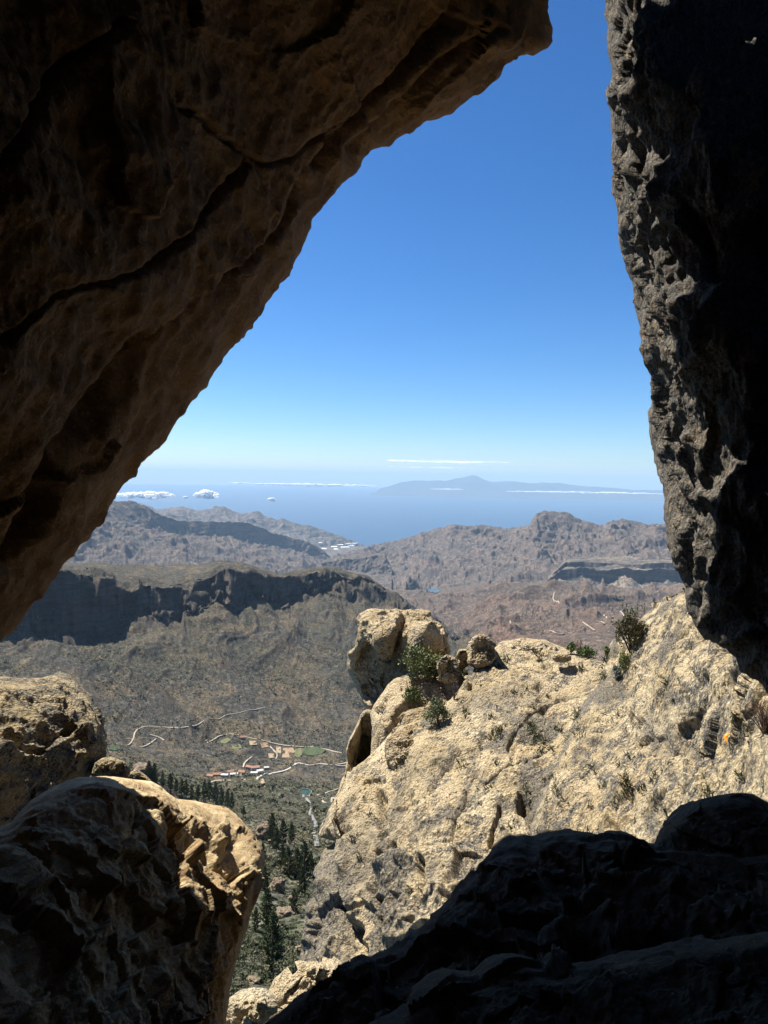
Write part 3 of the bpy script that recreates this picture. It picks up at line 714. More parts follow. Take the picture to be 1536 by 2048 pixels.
# ---- rock wall on the right
wall_edge = [(1192, -60), (1207, 0), (1210, 50), (1213, 100), (1216, 130), (1222, 155), (1207, 178), (1206, 205), (1214, 225), (1220, 260), (1219, 330), (1223, 355), (1219, 382), (1230, 420), (1236, 470), (1245, 530),
  (1255, 570), (1262, 610), (1275, 670), (1280, 700), (1298, 760), (1299, 812), (1292, 835), (1296, 880), (1303, 920), (1310, 950), (1325, 975), (1326, 1000), (1321, 1030), (1324, 1060), (1335, 1110), (1352, 1150),
  (1365, 1180), (1372, 1210), (1385, 1240), (1400, 1265), (1430, 1290), (1470, 1320), (1478, 1346), (1510, 1365), (1536, 1400), (1600, 1480), (1750, 1650)]
wall_out = wall_edge+[(2300, 2300), (3800, 2000), (4200, 0), (3600, -2800), (1900, -3200), (1400, -1500), (1250, -500)]
wall_ctrl = [(1210, 0, 6.4), (1215, 300, 6.6), (1245, 550, 6.7), (1300, 800, 6.4), (1325, 1000, 5.9), (1370, 1200, 5.4), (1478, 1340, 4.8), (1600, 1480, 4.2),
             (1264, 150, 5.5), (1288, 400, 5.5), (1352, 700, 5.35), (1400, 1000, 5.2), (1480, 1200, 4.9), (1536, 0, 5.3), (1536, 500, 5.25), (1536, 900, 5.1), (1800, 500, 5.0), (1800, 1400, 4.4),
             (2600, 500, 3.6), (4000, 0, 1.5), (3600, -2500, 1.8), (1800, -2500, 3.4), (1300, -800, 5.5), (3500, 1900, 1.7), (2200, 2200, 2.6)]
def disp_wall(P, N, E, PX, PY):
    q = P*np.array([1, 1, 0.42])
    s1, g1 = facets(q*1.5, 311)
    a = 0.22*fbm(P*np.array([0.8, 0.8, 0.5]), 4, 312)+0.12*s1*np.clip(E/50, 0.4, 1)
    b = 0.11*(ridged(q*2.4, 5, 313)-0.5)+0.03*fbm(P*8, 4, 314)+0.05*fbm(q*5, 3, 315)
    rim = np.clip(1-E/150, 0, 1)
    c = 0.16*(ridged(P*np.array([3.2, 3.2, 1.5])+3, 5, 316)-0.55)-0.10*sstep(fbm(P*np.array([3.4, 3.4, 1.6]), 3, 317), 0.0, 0.25)
    return P+N*(a*np.clip(E/120, 0.2, 1)+b*np.clip(E/40, 0.45, 1)+c*rim*np.clip(E/18, 0.15, 1))[..., None]
wall_mat = mat_spur('wall rock', 0.4, 1.25, tan=(0.34, 0.255, 0.16), pale=(0.46, 0.36, 0.24), rust=(0.11, 0.07, 0.045), stretch=(1, 1, 0.35), rot=(0, 0, 0))
def at_wall(P, PX, PY): return {'lichen': sstep(fbm(P*np.array([2.2, 2.2, 1.0]), 4, 318), -0.30, -0.08)}  # black cover paints the wall's shade; tan gaps imitate sunlit flecks
wallr, _ = rock('rock_wall', wall_out, (2300, 300), wall_ctrl, 2.0, (70, 0.55), disp_wall, wall_mat, nt=680, nf=150, nb=8, ebias=2.6, attrfn=at_wall)
tag(wallr, 'tall black rock wall down the right side of the opening, small sunlit patches on its rim', 'rock')

# ---- unseen rock shell behind the camera, added to keep sky light out
ph = np.linspace(0, math.pi, 60)[:, None]; th = np.linspace(0, 2*math.pi, 96, endpoint=False)[None]
X_ = 6.5*np.sin(ph)*np.cos(th); Z_ = 5.2*np.sin(ph)*np.sin(th); Y_ = 2.6-8.0*(np.cos(ph)+1)/1.0*0.5 + 0*th
P = np.stack([X_, Y_, Z_], -1)
# open in front: keep only ph from the rim back
ph = np.linspace(math.pi/2, 0.02, 46)[:, None]
P = np.stack([6.5*np.sin(ph)*np.cos(th), 2.4-6.5*np.cos(ph)+0*th, 5.2*np.sin(ph)*np.sin(th)-0.3], -1)
P = P*(1+0.05*fbm(P*0.6, 4, 321))[..., None]
cave_mat = mat_cave('cave rock', (0.34, 0.23, 0.12), (0.20, 0.135, 0.07), 1.0)
cv = obj_from('unseen_shell', mesh_from('unseen_shell', P, grid_faces(46, 96, True), cave_mat), recenter=True)
tag(cv, kind='structure')

# ---- boulder bottom left, crown in the sun
bl_out = [(20, 1645), (60, 1600), (105, 1573), (135, 1560), (165, 1552), (210, 1551), (262, 1558), (300, 1562), (322, 1574), (338, 1588), (355, 1598), (385, 1601), (405, 1606), (430, 1612), (455, 1617),
  (470, 1628), (485, 1641), (500, 1660), (512, 1680), (521, 1700), (525, 1722), (521, 1745), (516, 1775), (511, 1800), (500, 1840), (488, 1878), (478, 1920), (468, 1960), (458, 1995), (452, 2030), (447, 2080),
  (430, 2300), (200, 3100), (-900, 3200), (-1800, 2300), (-900, 1750), (-200, 1690)]
bl_ctrl = [(262, 1558, 4.75), (165, 1552, 4.45), (60, 1600, 4.1), (430, 1612, 5.6), (500, 1660, 5.5), (524, 1722, 5.3), (400, 1680, 4.9), (300, 1650, 4.5), (200, 1680, 4.0), (430, 1800, 4.6), (490, 1860, 4.8),
           (330, 1850, 4.1), (200, 1900, 3.4), (452, 2030, 4.4), (300, 2048, 3.5), (0, 1800, 3.2), (0, 2048, 2.6), (200, 2900, 2.4), (-800, 3000, 1.5), (-1500, 2200, 1.8), (-500, 1760, 3.0)]
def disp_bl(P, N, E, PX, PY):
    s1, g1 = facets(P*np.array([2.1, 2.1, 1.5])+5.3, 331)
    s2, g2 = facets(P*np.array([4.7, 4.7, 3.6])+1.3, 332)
    m = sstep(PX, 330, 440)*sstep(PY, 1625, 1680)*sstep(PY, 1900, 1810)      # broken corner
    a = 0.10*fbm(P*1.1, 4, 333)+0.04*fbm(P*4, 5, 334, 0.6)+0.02*fbm(P*15, 4, 335, 0.65)+0.035*facets(P*np.array([3.2, 3.2, 2.2]), 337)[0]
    f = (0.30*s1+0.10*s2)*m+(0.06*s1+0.03*s2)*(1-m)
    return P+N*(a*np.clip(E/60, 0.25, 1)+f*np.clip(E/70, 0.06, 1))[..., None]
bl_mat = mat_cave('boulder rock', (0.52, 0.41, 0.235), (0.27, 0.18, 0.09), 0.6, stretch=(1, 1, 1.6), rot=(0.3, 0.9, 0))
bl, _ = rock('boulder', bl_out, (200, 2330), bl_ctrl, 0.5, (60, 0.45), disp_bl, bl_mat, nt=560, nf=230, nb=6, ebias=1.8)
tag(bl, 'big boulder at the bottom left, dark face and broken sunlit crown above the pines', 'boulder')

# ---- sunlit lichen boulder on the left
bu_out = [(-40, 1356), (0, 1352), (60, 1348), (90, 1346), (120, 1344), (140, 1348), (152, 1358), (165, 1372), (178, 1383), (190, 1397), (196, 1410), (208, 1424), (214, 1442), (213, 1455), (220, 1468), (219, 1490), (214, 1508), (203, 1522),
  (190, 1545), (160, 1575), (130, 1605), (100, 1650), (60, 1720), (20, 1800), (-60, 1900), (-500, 2000), (-900, 1700), (-700, 1420), (-250, 1370)]
bu_ctrl = [(120, 1345, 8.5), (0, 1352, 8.1), (-250, 1370, 6.8), (215, 1460, 7.5), (200, 1530, 7.2), (100, 1420, 7.1), (60, 1520, 6.6), (130, 1600, 6.7), (0, 1480, 6.3), (0, 1580, 5.7), (0, 1650, 5.6), (-60, 1880, 5.2), (-700, 1500, 4.5), (-500, 1950, 4.0)]
def disp_bu(P, N, E, PX, PY):
    q = P@np.array([[0.9, 0, 0.43], [0, 1, 0], [-0.43, 0, 0.9]]).T
    s1, g1 = facets(q*np.array([1.0, 1.3, 2.2]), 341)
    a = 0.16*fbm(P*0.8, 4, 342)+0.10*s1+0.12*(ridged(q*np.array([1.6, 2.2, 4]), 5, 343)-0.5)+0.03*fbm(P*9, 4, 344)
    return P+N*(a*np.clip(E/45, 0.3, 1))[..., None]
bu_mat = mat_spur('lichen boulder rock', 0.45, 0.62, tan=(0.42, 0.33, 0.18), pale=(0.52, 0.44, 0.27), stretch=(0.7, 1, 1.5), rot=(0, 0.5, 0))
bu, _ = rock('boulder', bu_out, (20, 1600), bu_ctrl, 2.2, (60, 0.8), disp_bu, bu_mat, nt=380, nf=160, nb=6, ebias=1.8)
tag(bu, 'rounded sunlit boulder with dark lichen at the left edge, over the shaded boulder', 'boulder')

def simple_rock(name, out, depth, thick, mat, label, cat='boulder', amp=0.12, sc=1.0, tilt=(0, 0), edge=None, nt=200, nf=60, seed=0, center=None, fac=0.1, ebias=1.7):
    o_ = np.array(out, float); c = center or tuple((o_.max(0)+o_.min(0))/2)
    size = max(np.ptp(o_[:, 0]), np.ptp(o_[:, 1]))
    e_ = edge or (size*0.3, size/FPX*depth*0.35)
    ctrl = [(c[0], c[1], depth)]+[(x, y, depth+tilt[0]*(x-c[0])/size+tilt[1]*(y-c[1])/size) for x, y in ((c[0]-size/2, c[1]), (c[0]+size/2, c[1]), (c[0], c[1]-size/2), (c[0], c[1]+size/2))]
    def dsp(P, N, E, PX, PY):
        s1, g1 = facets(P*1.1*sc+seed*3.1, 351+seed); s2, _ = facets(P*2.6*sc+seed, 352+seed)
        a = amp*(fbm(P*0.9*sc, 4, 353+seed)+0.5*fbm(P*3.2*sc, 4, 354+seed))+fac*s1+fac*0.4*s2+amp*0.25*fbm(P*11*sc, 3, 355+seed)
        return P+N*(a*np.clip(E/(size*0.12), 0.3, 1))[..., None]
    r_, _ = rock(name, out, c, ctrl, thick, e_, dsp, mat, nt=nt, nf=nf, nb=8, ebias=ebias)
    tag(r_, label, cat); return r_
simple_rock('boulder', [(188, 1524), (205, 1517), (228, 1515), (246, 1521), (257, 1531), (263, 1543), (258, 1558), (246, 1568), (225, 1572), (195, 1570), (180, 1548)], 7.0, 0.8, bu_mat,
            'small dark boulder with a mossy top between the two big left boulders', amp=0.05, sc=2.5, fac=0.04, seed=1)
simple_rock('boulder', [(248, 1562), (256, 1545), (272, 1537), (288, 1548), (302, 1560), (310, 1575), (270, 1590), (250, 1580)], 7.8, 0.6, bu_mat,
            'low pale stone wedged behind the small dark boulder', amp=0.04, sc=2.5, fac=0.04, seed=2)

# ---- dark rocks at the bottom right
dk_mat = mat_cave('shaded rock', (0.12, 0.088, 0.052), (0.05, 0.036, 0.022), 0.5, stretch=(1, 1, 1))  # shade put into the base colour; the rock itself is paler
def disp_dk(seed, amp=0.1):
    def f_(P, N, E, PX, PY):
        s1, g1 = facets(P*1.3+seed, 361+seed); s2, _ = facets(P*3.3+seed, 366+seed)
        a = amp*(1.0*fbm(P*1.1, 4, 362+seed)+0.7*s1+0.45*s2+0.55*(ridged(P*np.array([2.2, 2.2, 3.6]), 5, 365+seed)-0.5)+0.35*fbm(P*8, 5, 363+seed, 0.65)+0.2*facets(P*7+seed, 367+seed)[0])
        return P+N*(a*np.clip(E/60, 0.3, 1))[..., None]
    return f_
r1_out = [(440, 2140), (500, 2075), (530, 2045), (560, 2025), (600, 1998), (620, 1985), (645, 1975), (668, 1955), (688, 1935), (705, 1920), (722, 1914), (740, 1918), (755, 1910), (775, 1905), (800, 1884), (825, 1862), (850, 1846), (875, 1830),
  (888, 1815), (905, 1800), (925, 1768), (945, 1742), (960, 1718), (975, 1700), (990, 1683), (1005, 1673), (1020, 1668), (1045, 1665), (1062, 1668), (1085, 1661), (1110, 1657), (1135, 1659), (1165, 1666), (1190, 1672), (1215, 1664),
  (1245, 1664), (1270, 1672), (1300, 1686), (1340, 1690), (1450, 1700), (1700, 1740), (3000, 1900), (3000, 3300), (1000, 3600), (450, 2800)]
r1_ctrl = [(560, 2025, 3.9), (700, 1920, 4.05), (880, 1820, 4.35), (1000, 1675, 4.7), (1110, 1658, 4.7), (1300, 1690, 4.5), (1500, 1710, 4.2), (800, 2000, 3.6), (1000, 1850, 3.9), (1250, 1850, 3.7), (1500, 1900, 3.3),
           (1000, 2048, 3.0), (1500, 2048, 2.7), (2800, 2000, 2.0), (2800, 3200, 1.6), (1000, 3400, 1.6), (500, 2700, 2.2)]
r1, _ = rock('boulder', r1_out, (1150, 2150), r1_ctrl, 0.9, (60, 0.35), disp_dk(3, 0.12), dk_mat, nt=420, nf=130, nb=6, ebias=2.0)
tag(r1, 'long black foreground boulder sloping down from the lower right corner', 'boulder')
r2_out = [(1296, 1720), (1304, 1690), (1312, 1668), (1328, 1648), (1345, 1630), (1362, 1615), (1380, 1604), (1405, 1597), (1430, 1588), (1460, 1583), (1485, 1583), (1505, 1586), (1525, 1596), (1560, 1615), (1700, 1660), (1900, 1900), (1500, 2000), (1330, 1850)]
r2_ctrl = [(1310, 1680, 4.75), (1470, 1584, 4.7), (1560, 1620, 4.6), (1450, 1700, 4.35), (1500, 1850, 4.1), (1850, 1850, 3.7), (1340, 1840, 4.6)]
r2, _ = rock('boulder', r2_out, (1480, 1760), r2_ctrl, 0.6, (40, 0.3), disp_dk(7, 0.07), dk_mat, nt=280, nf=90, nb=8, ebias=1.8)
tag(r2, 'dark domed boulder at the right edge, against the sunlit slope', 'boulder')
r3_out = [(600, 2200), (640, 2110), (700, 2062), (740, 2045), (782, 2026), (810, 2005), (832, 1985), (850, 1970), (870, 1955), (892, 1947), (915, 1951), (940, 1956), (955, 1945), (968, 1928), (985, 1916), (1010, 1909), (1035, 1914), (1062, 1924),
  (1100, 1933), (1150, 1926), (1185, 1921), (1215, 1914), (1260, 1905), (1320, 1895), (1400, 1880), (1500, 1868), (1700, 1850), (2600, 2000), (2600, 3300), (1000, 3300)]
r3_ctrl = [(700, 2062, 3.1), (890, 1948, 3.2), (1010, 1910, 3.2), (1200, 1918, 3.1), (1500, 1870, 3.0), (1000, 2048, 2.8), (1400, 2048, 2.5), (2500, 2100, 1.7), (2500, 3200, 1.3), (1000, 3200, 1.5), (650, 2200, 2.8)]
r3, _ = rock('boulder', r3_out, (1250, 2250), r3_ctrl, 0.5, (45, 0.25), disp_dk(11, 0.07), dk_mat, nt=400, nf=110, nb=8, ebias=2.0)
tag(r3, 'nearest low dark rock ledge along the bottom edge, bluish rim', 'boulder')

# ---- two sunlit stones at the bottom of the gap
pale_mat = mat_spur('pale stone', 0.4, 0.05, tan=(0.55, 0.45, 0.28), pale=(0.64, 0.57, 0.41), stretch=(1, 1, 1.4), rot=(0, 0.4, 0))
simple_rock('boulder', [(540, 2010), (548, 1985), (560, 1965), (580, 1950), (598, 1937), (620, 1928), (645, 1924), (660, 1927), (674, 1932), (682, 1942), (668, 1962), (650, 1985), (620, 2010), (580, 2050), (545, 2060)], 7.6, 1.2, pale_mat,
            'pale yellow sunlit rock with a grey slab on top at the bottom centre', amp=0.14, sc=1.2, tilt=(0.2, -0.6), fac=0.26, edge=(14, 0.25), seed=4, nt=300, nf=100)
simple_rock('boulder', [(440, 2120), (448, 2060), (452, 2030), (458, 2008), (480, 1996), (500, 1992), (520, 1990), (535, 1996), (540, 2012), (545, 2040), (550, 2100), (520, 2150)], 6.7, 1.0, pale_mat,
            'pale sunlit rock at the bottom edge beside the dark boulder', amp=0.12, sc=1.3, tilt=(0.1, -0.5), fac=0.22, edge=(12, 0.25), seed=5, nt=240, nf=80)

# ---- the rock spur
spur_mat = mat_spur('spur rock', 1.0, 0.42, stretch=(1.0, 1.0, 0.35), rot=(0.55, 0.35, 0.2))
slope_mat = mat_spur('near slope rock', 0.62, 0.6, stretch=(1.0, 1.0, 0.4), rot=(0.4, 0.6, 0))
head_mat = mat_spur('head rock', 1.1, 0.25, tan=(0.44, 0.32, 0.17), stretch=(1, 1, 1.3), rot=(0, 0, 0))

sp_out = [(598, 1990), (597, 1930), (600, 1895), (603, 1850), (608, 1810), (618, 1780), (624, 1755), (632, 1735), (640, 1710), (641, 1690), (637, 1670), (640, 1655), (652, 1632), (662, 1612), (674, 1594), (682, 1575), (690, 1556), (694, 1540),
  (715, 1530), (740, 1510), (760, 1490), (775, 1465), (800, 1443), (830, 1435), (870, 1425), (900, 1400), (922, 1372), (932, 1350), (945, 1325), (960, 1314), (985, 1300), (1000, 1283), (1030, 1280), (1060, 1278), (1090, 1280), (1115, 1290),
  (1140, 1300), (1160, 1304), (1185, 1309), (1200, 1320), (1235, 1330), (1300, 1450), (1250, 1700), (1100, 1900), (900, 2100), (700, 2120)]
sp_ctrl = [(598, 1930, 17.5), (605, 1800, 19), (640, 1690, 20.5), (690, 1550, 23), (757, 1575, 22), (775, 1460, 24.5), (870, 1425, 24), (935, 1350, 25.5), (1000, 1285, 29), (1110, 1290, 29.5), (1190, 1312, 27), (980, 1345, 26), (1100, 1330, 26.5),
           (1000, 1420, 22), (1100, 1450, 20.5), (900, 1500, 20.5), (1000, 1550, 18), (1080, 1600, 17), (850, 1600, 18.5), (700, 1700, 19), (800, 1750, 16.5), (680, 1850, 17), (950, 1700, 15.5), (900, 1850, 14), (780, 1920, 15), (1200, 1650, 14.5), (1240, 1400, 21), (900, 2080, 12.5), (650, 2100, 15.5)]
flutes = [([(745, 1780), (755, 1740), (752, 1700)], 7, 0.9), ([(672, 1800), (682, 1850), (700, 1930)], 6, 0.8), ([(620, 1760), (615, 1850), (612, 1930)], 6, 0.7), ([(757, 1585), (760, 1620), (760, 1650)], 7, 0.5), ([(760, 1800), (765, 1850), (770, 1900)], 6, 0.6),
          ([(700, 1850), (716, 1880), (722, 1900)], 11, 0.7), ([(850, 1730), (848, 1800), (840, 1850)], 6, 0.4), ([(1045, 1590), (1050, 1615), (1066, 1640)], 9, 0.35), ([(940, 1330), (938, 1370)], 5, 0.5), ([(645, 1690), (665, 1665), (690, 1650)], 7, 0.6),
          ([(985, 1700), (960, 1750), (900, 1800)], 6, 0.3)]
strata = [([(1130, 1385), (1060, 1420), (1010, 1470), (985, 1500)], 7), ([(1075, 1480), (1020, 1520), (960, 1545)], 9), ([(900, 1480), (860, 1530), (840, 1600), (815, 1680)], 9), ([(935, 1520), (905, 1590), (880, 1680), (868, 1760)], 11), ([(1180, 1370), (1150, 1430), (1110, 1490), (1085, 1560), (1058, 1640)], 10),
  ([(800, 1560), (775, 1640), (745, 1720), (735, 1800)], 12), ([(700, 1600), (668, 1660), (650, 1720)], 8), ([(1000, 1600), (965, 1680), (930, 1740)], 12), ([(990, 1385), (960, 1440), (930, 1500)], 6), ([(700, 1760), (690, 1840), (690, 1920)], 14), ([(830, 1760), (820, 1850), (812, 1900)], 12)]
fis = [([(1130, 1388), (1060, 1423), (1012, 1470)], 3.0, 0.22), ([(905, 1482), (862, 1535), (845, 1600)], 3.5, 0.25), ([(935, 1525), (905, 1600), (880, 1700)], 4, 0.25), ([(1075, 1482), (1020, 1523), (965, 1548)], 3, 0.2), ([(800, 1640), (770, 1700), (755, 1760)], 4, 0.3), ([(1000, 1605), (965, 1690)], 4, 0.25), ([(980, 1330), (1060, 1345), (1150, 1350)], 2.5, 0.15)]
SPR = np.array([[0.78, 0.30, 0.55], [-0.36, 0.93, 0.0], [-0.52, -0.2, 0.83]])
def disp_sp(P, N, E, PX, PY):
    q = P@SPR.T
    low = sstep(PY, 1500, 1750)
    s1, g1 = facets((q+0.8*np.stack([fbm(q*.5, 3, 368), fbm(q*.5, 3, 369), fbm(q*.5, 3, 370)], -1))*np.array([0.22, 0.16, 0.12]), 371); s1 = soft(s1, 4)
    s2, g2 = facets(q*np.array([0.7, 0.6, 0.4]), 372)
    a = 0.55*fbm(P*0.14, 4, 373)+0.08*s1+0.12*soft(s2, 1)*(0.4+1.2*low)
    b = 0.45*low*(ridged(P*np.array([0.55, 0.55, 0.10]), 5, 374)-0.5)+0.20*(ridged(q*np.array([0.9, 0.5, 0.22]), 5, 375)-0.5)+0.07*fbm(P*2.2, 4, 376)+0.04*fbm(P*6, 3, 377)
    pit = sstep(fbm(P*0.9, 3, 378), 0.3, 0.55)*0.16
    tot = a*np.clip(E/50, 0.15, 1)+b*np.clip(E/20, 0.3, 1)-pit
    wob = 6*fbm(np.stack([PX/30, PY/30, 0*PX], -1), 3, 379)
    for pts, w, dp in flutes+fis: tot = tot-dp*crack(PX+wob, PY+wob*0.5, pts, w)
    return P+N*tot[..., None]
def at_sp(P, PX, PY):
    l = sstep(PY, 1560, 1760)*sstep(PX, 1000, 820)*0.9*sstep(fbm(P*np.array([0.35, 0.35, 0.12]), 4, 381), -0.25, 0.12)
    l = np.maximum(l, 0.9*sstep(fbm(P@SPR.T*np.array([0.5, 0.4, 0.13]), 4, 382), 0.12, 0.25)*sstep(PY, 1330, 1450))
    for pts, w in strata: l = np.maximum(l, 0.85*crack(PX+8*fbm(np.stack([PX/25, PY/25, 0*PX], -1), 3, 384), PY, pts, w)*sstep(fbm(P*0.8, 3, 385), -0.35, 0.1))
    return {'lichen': np.clip(l, 0, 1)}
spur, P_sp = rock('rock_spur', sp_out, (900, 1680), sp_ctrl, 6.0, (22, 0.9), disp_sp, spur_mat, nt=700, nf=300, nb=8, ebias=1.25, attrfn=at_sp)
tag(spur, 'broad sunlit tan rock spur with grey lichen streaks dropping to the pine gully', 'rock')

sr_out = [(1010, 1780), (1040, 1710), (1062, 1665), (1070, 1640), (1080, 1605), (1094, 1570), (1108, 1540), (1118, 1515), (1132, 1485), (1142, 1455), (1155, 1425), (1172, 1400), (1190, 1378), (1203, 1350), (1208, 1325), (1214, 1300), (1222, 1285), (1236, 1268), (1250, 1258),
  (1268, 1247), (1285, 1236), (1298, 1222), (1318, 1207), (1340, 1196), (1356, 1186), (1366, 1182), (1450, 1130), (1750, 1050), (2300, 1500), (2200, 2300), (1300, 2300), (1050, 1950)]
sr_ctrl = [(1062, 1665, 15.0), (1108, 1540, 17.5), (1172, 1400, 19.9), (1214, 1300, 21), (1285, 1236, 21), (1366, 1182, 19.5), (1500, 1120, 16), (1300, 1330, 17), (1250, 1450, 16), (1180, 1600, 14), (1400, 1300, 13.5), (1536, 1400, 9.5), (1400, 1500, 11.5), (1536, 1560, 8.2), (1300, 1650, 11),
           (1750, 1500, 7), (2200, 1600, 5.5), (1900, 2200, 5), (1200, 2000, 9)]
def disp_sr(P, N, E, PX, PY):
    q = P@np.array([[0.75, 0.0, 0.66], [0, 1, 0], [-0.66, 0, 0.75]]).T
    s1, g1 = facets((q+0.5*np.stack([fbm(q*.8, 3, 388), fbm(q*.8, 3, 389), fbm(q*.8, 3, 390)], -1))*np.array([0.4, 0.4, 0.16]), 391); s1 = soft(s1, 3); s2, _ = facets(q*np.array([1.3, 1.0, 0.8]), 392)
    a = 0.35*fbm(P*0.22, 4, 393)+0.20*s1+0.09*s2+0.16*(ridged(q*np.array([0.9, 0.8, 0.4]), 5, 394)-0.5)+0.06*fbm(P*3.4, 4, 395)+0.03*fbm(P*9, 3, 396)
    pit = sstep(fbm(P*np.array([1.3, 1.3, 0.8]), 3, 397), 0.28, 0.5)*0.16
    return P+N*(a*np.clip(E/40, 0.25, 1)-pit)[..., None]
def at_sr(P, PX, PY):
    q = P@np.array([[0.75, 0.0, 0.66], [0, 1, 0], [-0.66, 0, 0.75]]).T
    l = sstep(fbm(q*np.array([1.1, 0.8, 0.32]), 4, 398), 0.22, 0.34)*0.95
    l = np.maximum(l, 0.9*crack(PX+10*fbm(np.stack([PX/22, PY/22, 0*PX], -1), 3, 386), PY, [(1062, 1660), (1080, 1605), (1108, 1540), (1132, 1485), (1155, 1425), (1190, 1378), (1215, 1355), (1245, 1345)], 9))  # crease shade painted into the mask so the edge against the spur shows
    for (x, y, rx, ry) in ((1225, 1385, 24, 12), (1205, 1400, 14, 14), (1355, 1398, 26, 18), (1300, 1470, 20, 28), (1340, 1480, 16, 36), (1290, 1630, 18, 30), (1195, 1488, 18, 8), (1390, 1500, 10, 20), (1345, 1560, 8, 25)):
        l = np.maximum(l, 0.95*np.exp(-((PX-x)/rx)**2-((PY-y)/ry)**2)*1.4)
    return {'lichen': np.clip(l, 0, 1)}
sr, P_sr = rock('rock_slope', sr_out, (1450, 1700), sr_ctrl, 3.0, (26, 0.8), disp_sr, slope_mat, nt=540, nf=240, nb=6, ebias=1.6, attrfn=at_sr)
tag(sr, 'steep sunlit tan rock slope with black pitted patches, beside the dark wall', 'rock')

# head rock (the mushroom shaped top of the spur)
hd_out = [(713, 1238), (719, 1228), (735, 1221), (752, 1219), (765, 1222), (790, 1220), (820, 1219), (845, 1220), (858, 1222), (864, 1230), (868, 1240), (880, 1243), (888, 1252), (892, 1266), (894, 1280), (900, 1292), (903, 1306), (900, 1314), (885, 1325),
  (865, 1345), (840, 1362), (815, 1372), (790, 1378), (768, 1390), (752, 1408), (742, 1424), (734, 1422), (726, 1408), (718, 1388), (706, 1368), (700, 1352), (695, 1342), (694, 1330), (697, 1318), (696, 1306), (702, 1296), (710, 1286), (714, 1270), (715, 1255)]
hd_ctrl = [(715, 1240, 29.8), (790, 1220, 30.8), (860, 1225, 30.3), (895, 1290, 28.8), (780, 1250, 28.5), (840, 1260, 28.3), (760, 1285, 27.7), (850, 1290, 27.5), (800, 1285, 28.2), (790, 1325, 30.6), (740, 1322, 31.0), (702, 1335, 30.8), (740, 1390, 31.0), (740, 1422, 29.5), (840, 1330, 30.0)]
def disp_hd(P, N, E, PX, PY):
    s1, g1 = facets(P*0.5+2, 401); s2, _ = facets(P*1.4, 402)
    a = 0.25*fbm(P*0.5, 4, 403)+0.16*s1+0.10*s2+0.08*fbm(P*3, 4, 404)+0.24*(ridged(P*np.array([0.9, 0.9, 1.3]), 5, 405)-0.5)
    b = -0.75*crack(PX, PY, [(808, 1238), (800, 1262), (796, 1290), (795, 1305)], 5)
    b = b+0.55*np.exp(-((PX-770)/26)**2-((PY-1278)/26)**2)+0.55*np.exp(-((PX-845)/38)**2-((PY-1275)/24)**2)
    b = b-0.25*crack(PX, PY, [(820, 1232), (850, 1230), (862, 1231)], 2.5)-0.9*np.exp(-((PX-725)/18)**2-((PY-1312)/22)**2)
    return P+N*(a*np.clip(E/14, 0.3, 1)+b*np.clip(E/12, 0, 1))[..., None]
hd, _ = rock('boulder', hd_out, (795, 1305), hd_ctrl, 3.5, (18, 1.0), disp_hd, head_mat, nt=340, nf=110, nb=6, ebias=1.4)
tag(hd, 'flat-topped mushroom-shaped rock head standing at the left end of the spur', 'boulder')

# ledge block under the head, with the shrubs
lb_out = [(740, 1428), (745, 1412), (757, 1395), (768, 1382), (778, 1368), (790, 1355), (805, 1350), (830, 1350), (870, 1346), (905, 1338), (925, 1336), (935, 1345), (938, 1375), (935, 1400), (925, 1422), (900, 1445), (870, 1458), (842, 1480), (820, 1470), (790, 1470), (772, 1490), (765, 1530), (762, 1570),
  (756, 1590), (750, 1560), (742, 1530), (742, 1490), (745, 1455)]
lb_ctrl = [(745, 1412, 26.5), (790, 1355, 27.2), (870, 1346, 27.4), (925, 1338, 27.0), (850, 1390, 25.6), (900, 1420, 24.8), (800, 1420, 24.9), (760, 1440, 25.0), (830, 1470, 24.0), (760, 1520, 24.3), (757, 1585, 23.6)]
lb, P_lb = rock('rock_ledge', lb_out, (850, 1412), lb_ctrl, 4.0, (12, 0.7), lambda P, N, E, PX, PY: P+N*((0.22*fbm(P*0.5, 4, 411)+0.12*facets(P*1.2, 412)[0]+0.08*fbm(P*2.5, 4, 413))*np.clip(E/12, 0.2, 1)
  - 0.6*crack(PX, PY, [(850, 1395), (820, 1405), (800, 1420), (785, 1445), (770, 1480)], 4))[..., None], head_mat, nt=260, nf=100, nb=6, ebias=1.3)
tag(lb, 'sloping sandy rock ledge below the rock head, carrying the round shrubs', 'rock')
simple_rock('boulder', [(768, 1500), (775, 1478), (790, 1462), (815, 1450), (842, 1452), (862, 1462), (852, 1480), (840, 1505), (828, 1530), (805, 1542), (785, 1540), (772, 1525)], 22.6, 2.4, head_mat,
            'rounded block with a shaded belly below the ledge shrubs', amp=0.2, sc=0.9, fac=0.15, seed=8, tilt=(0, -1.5), nt=220, nf=80)
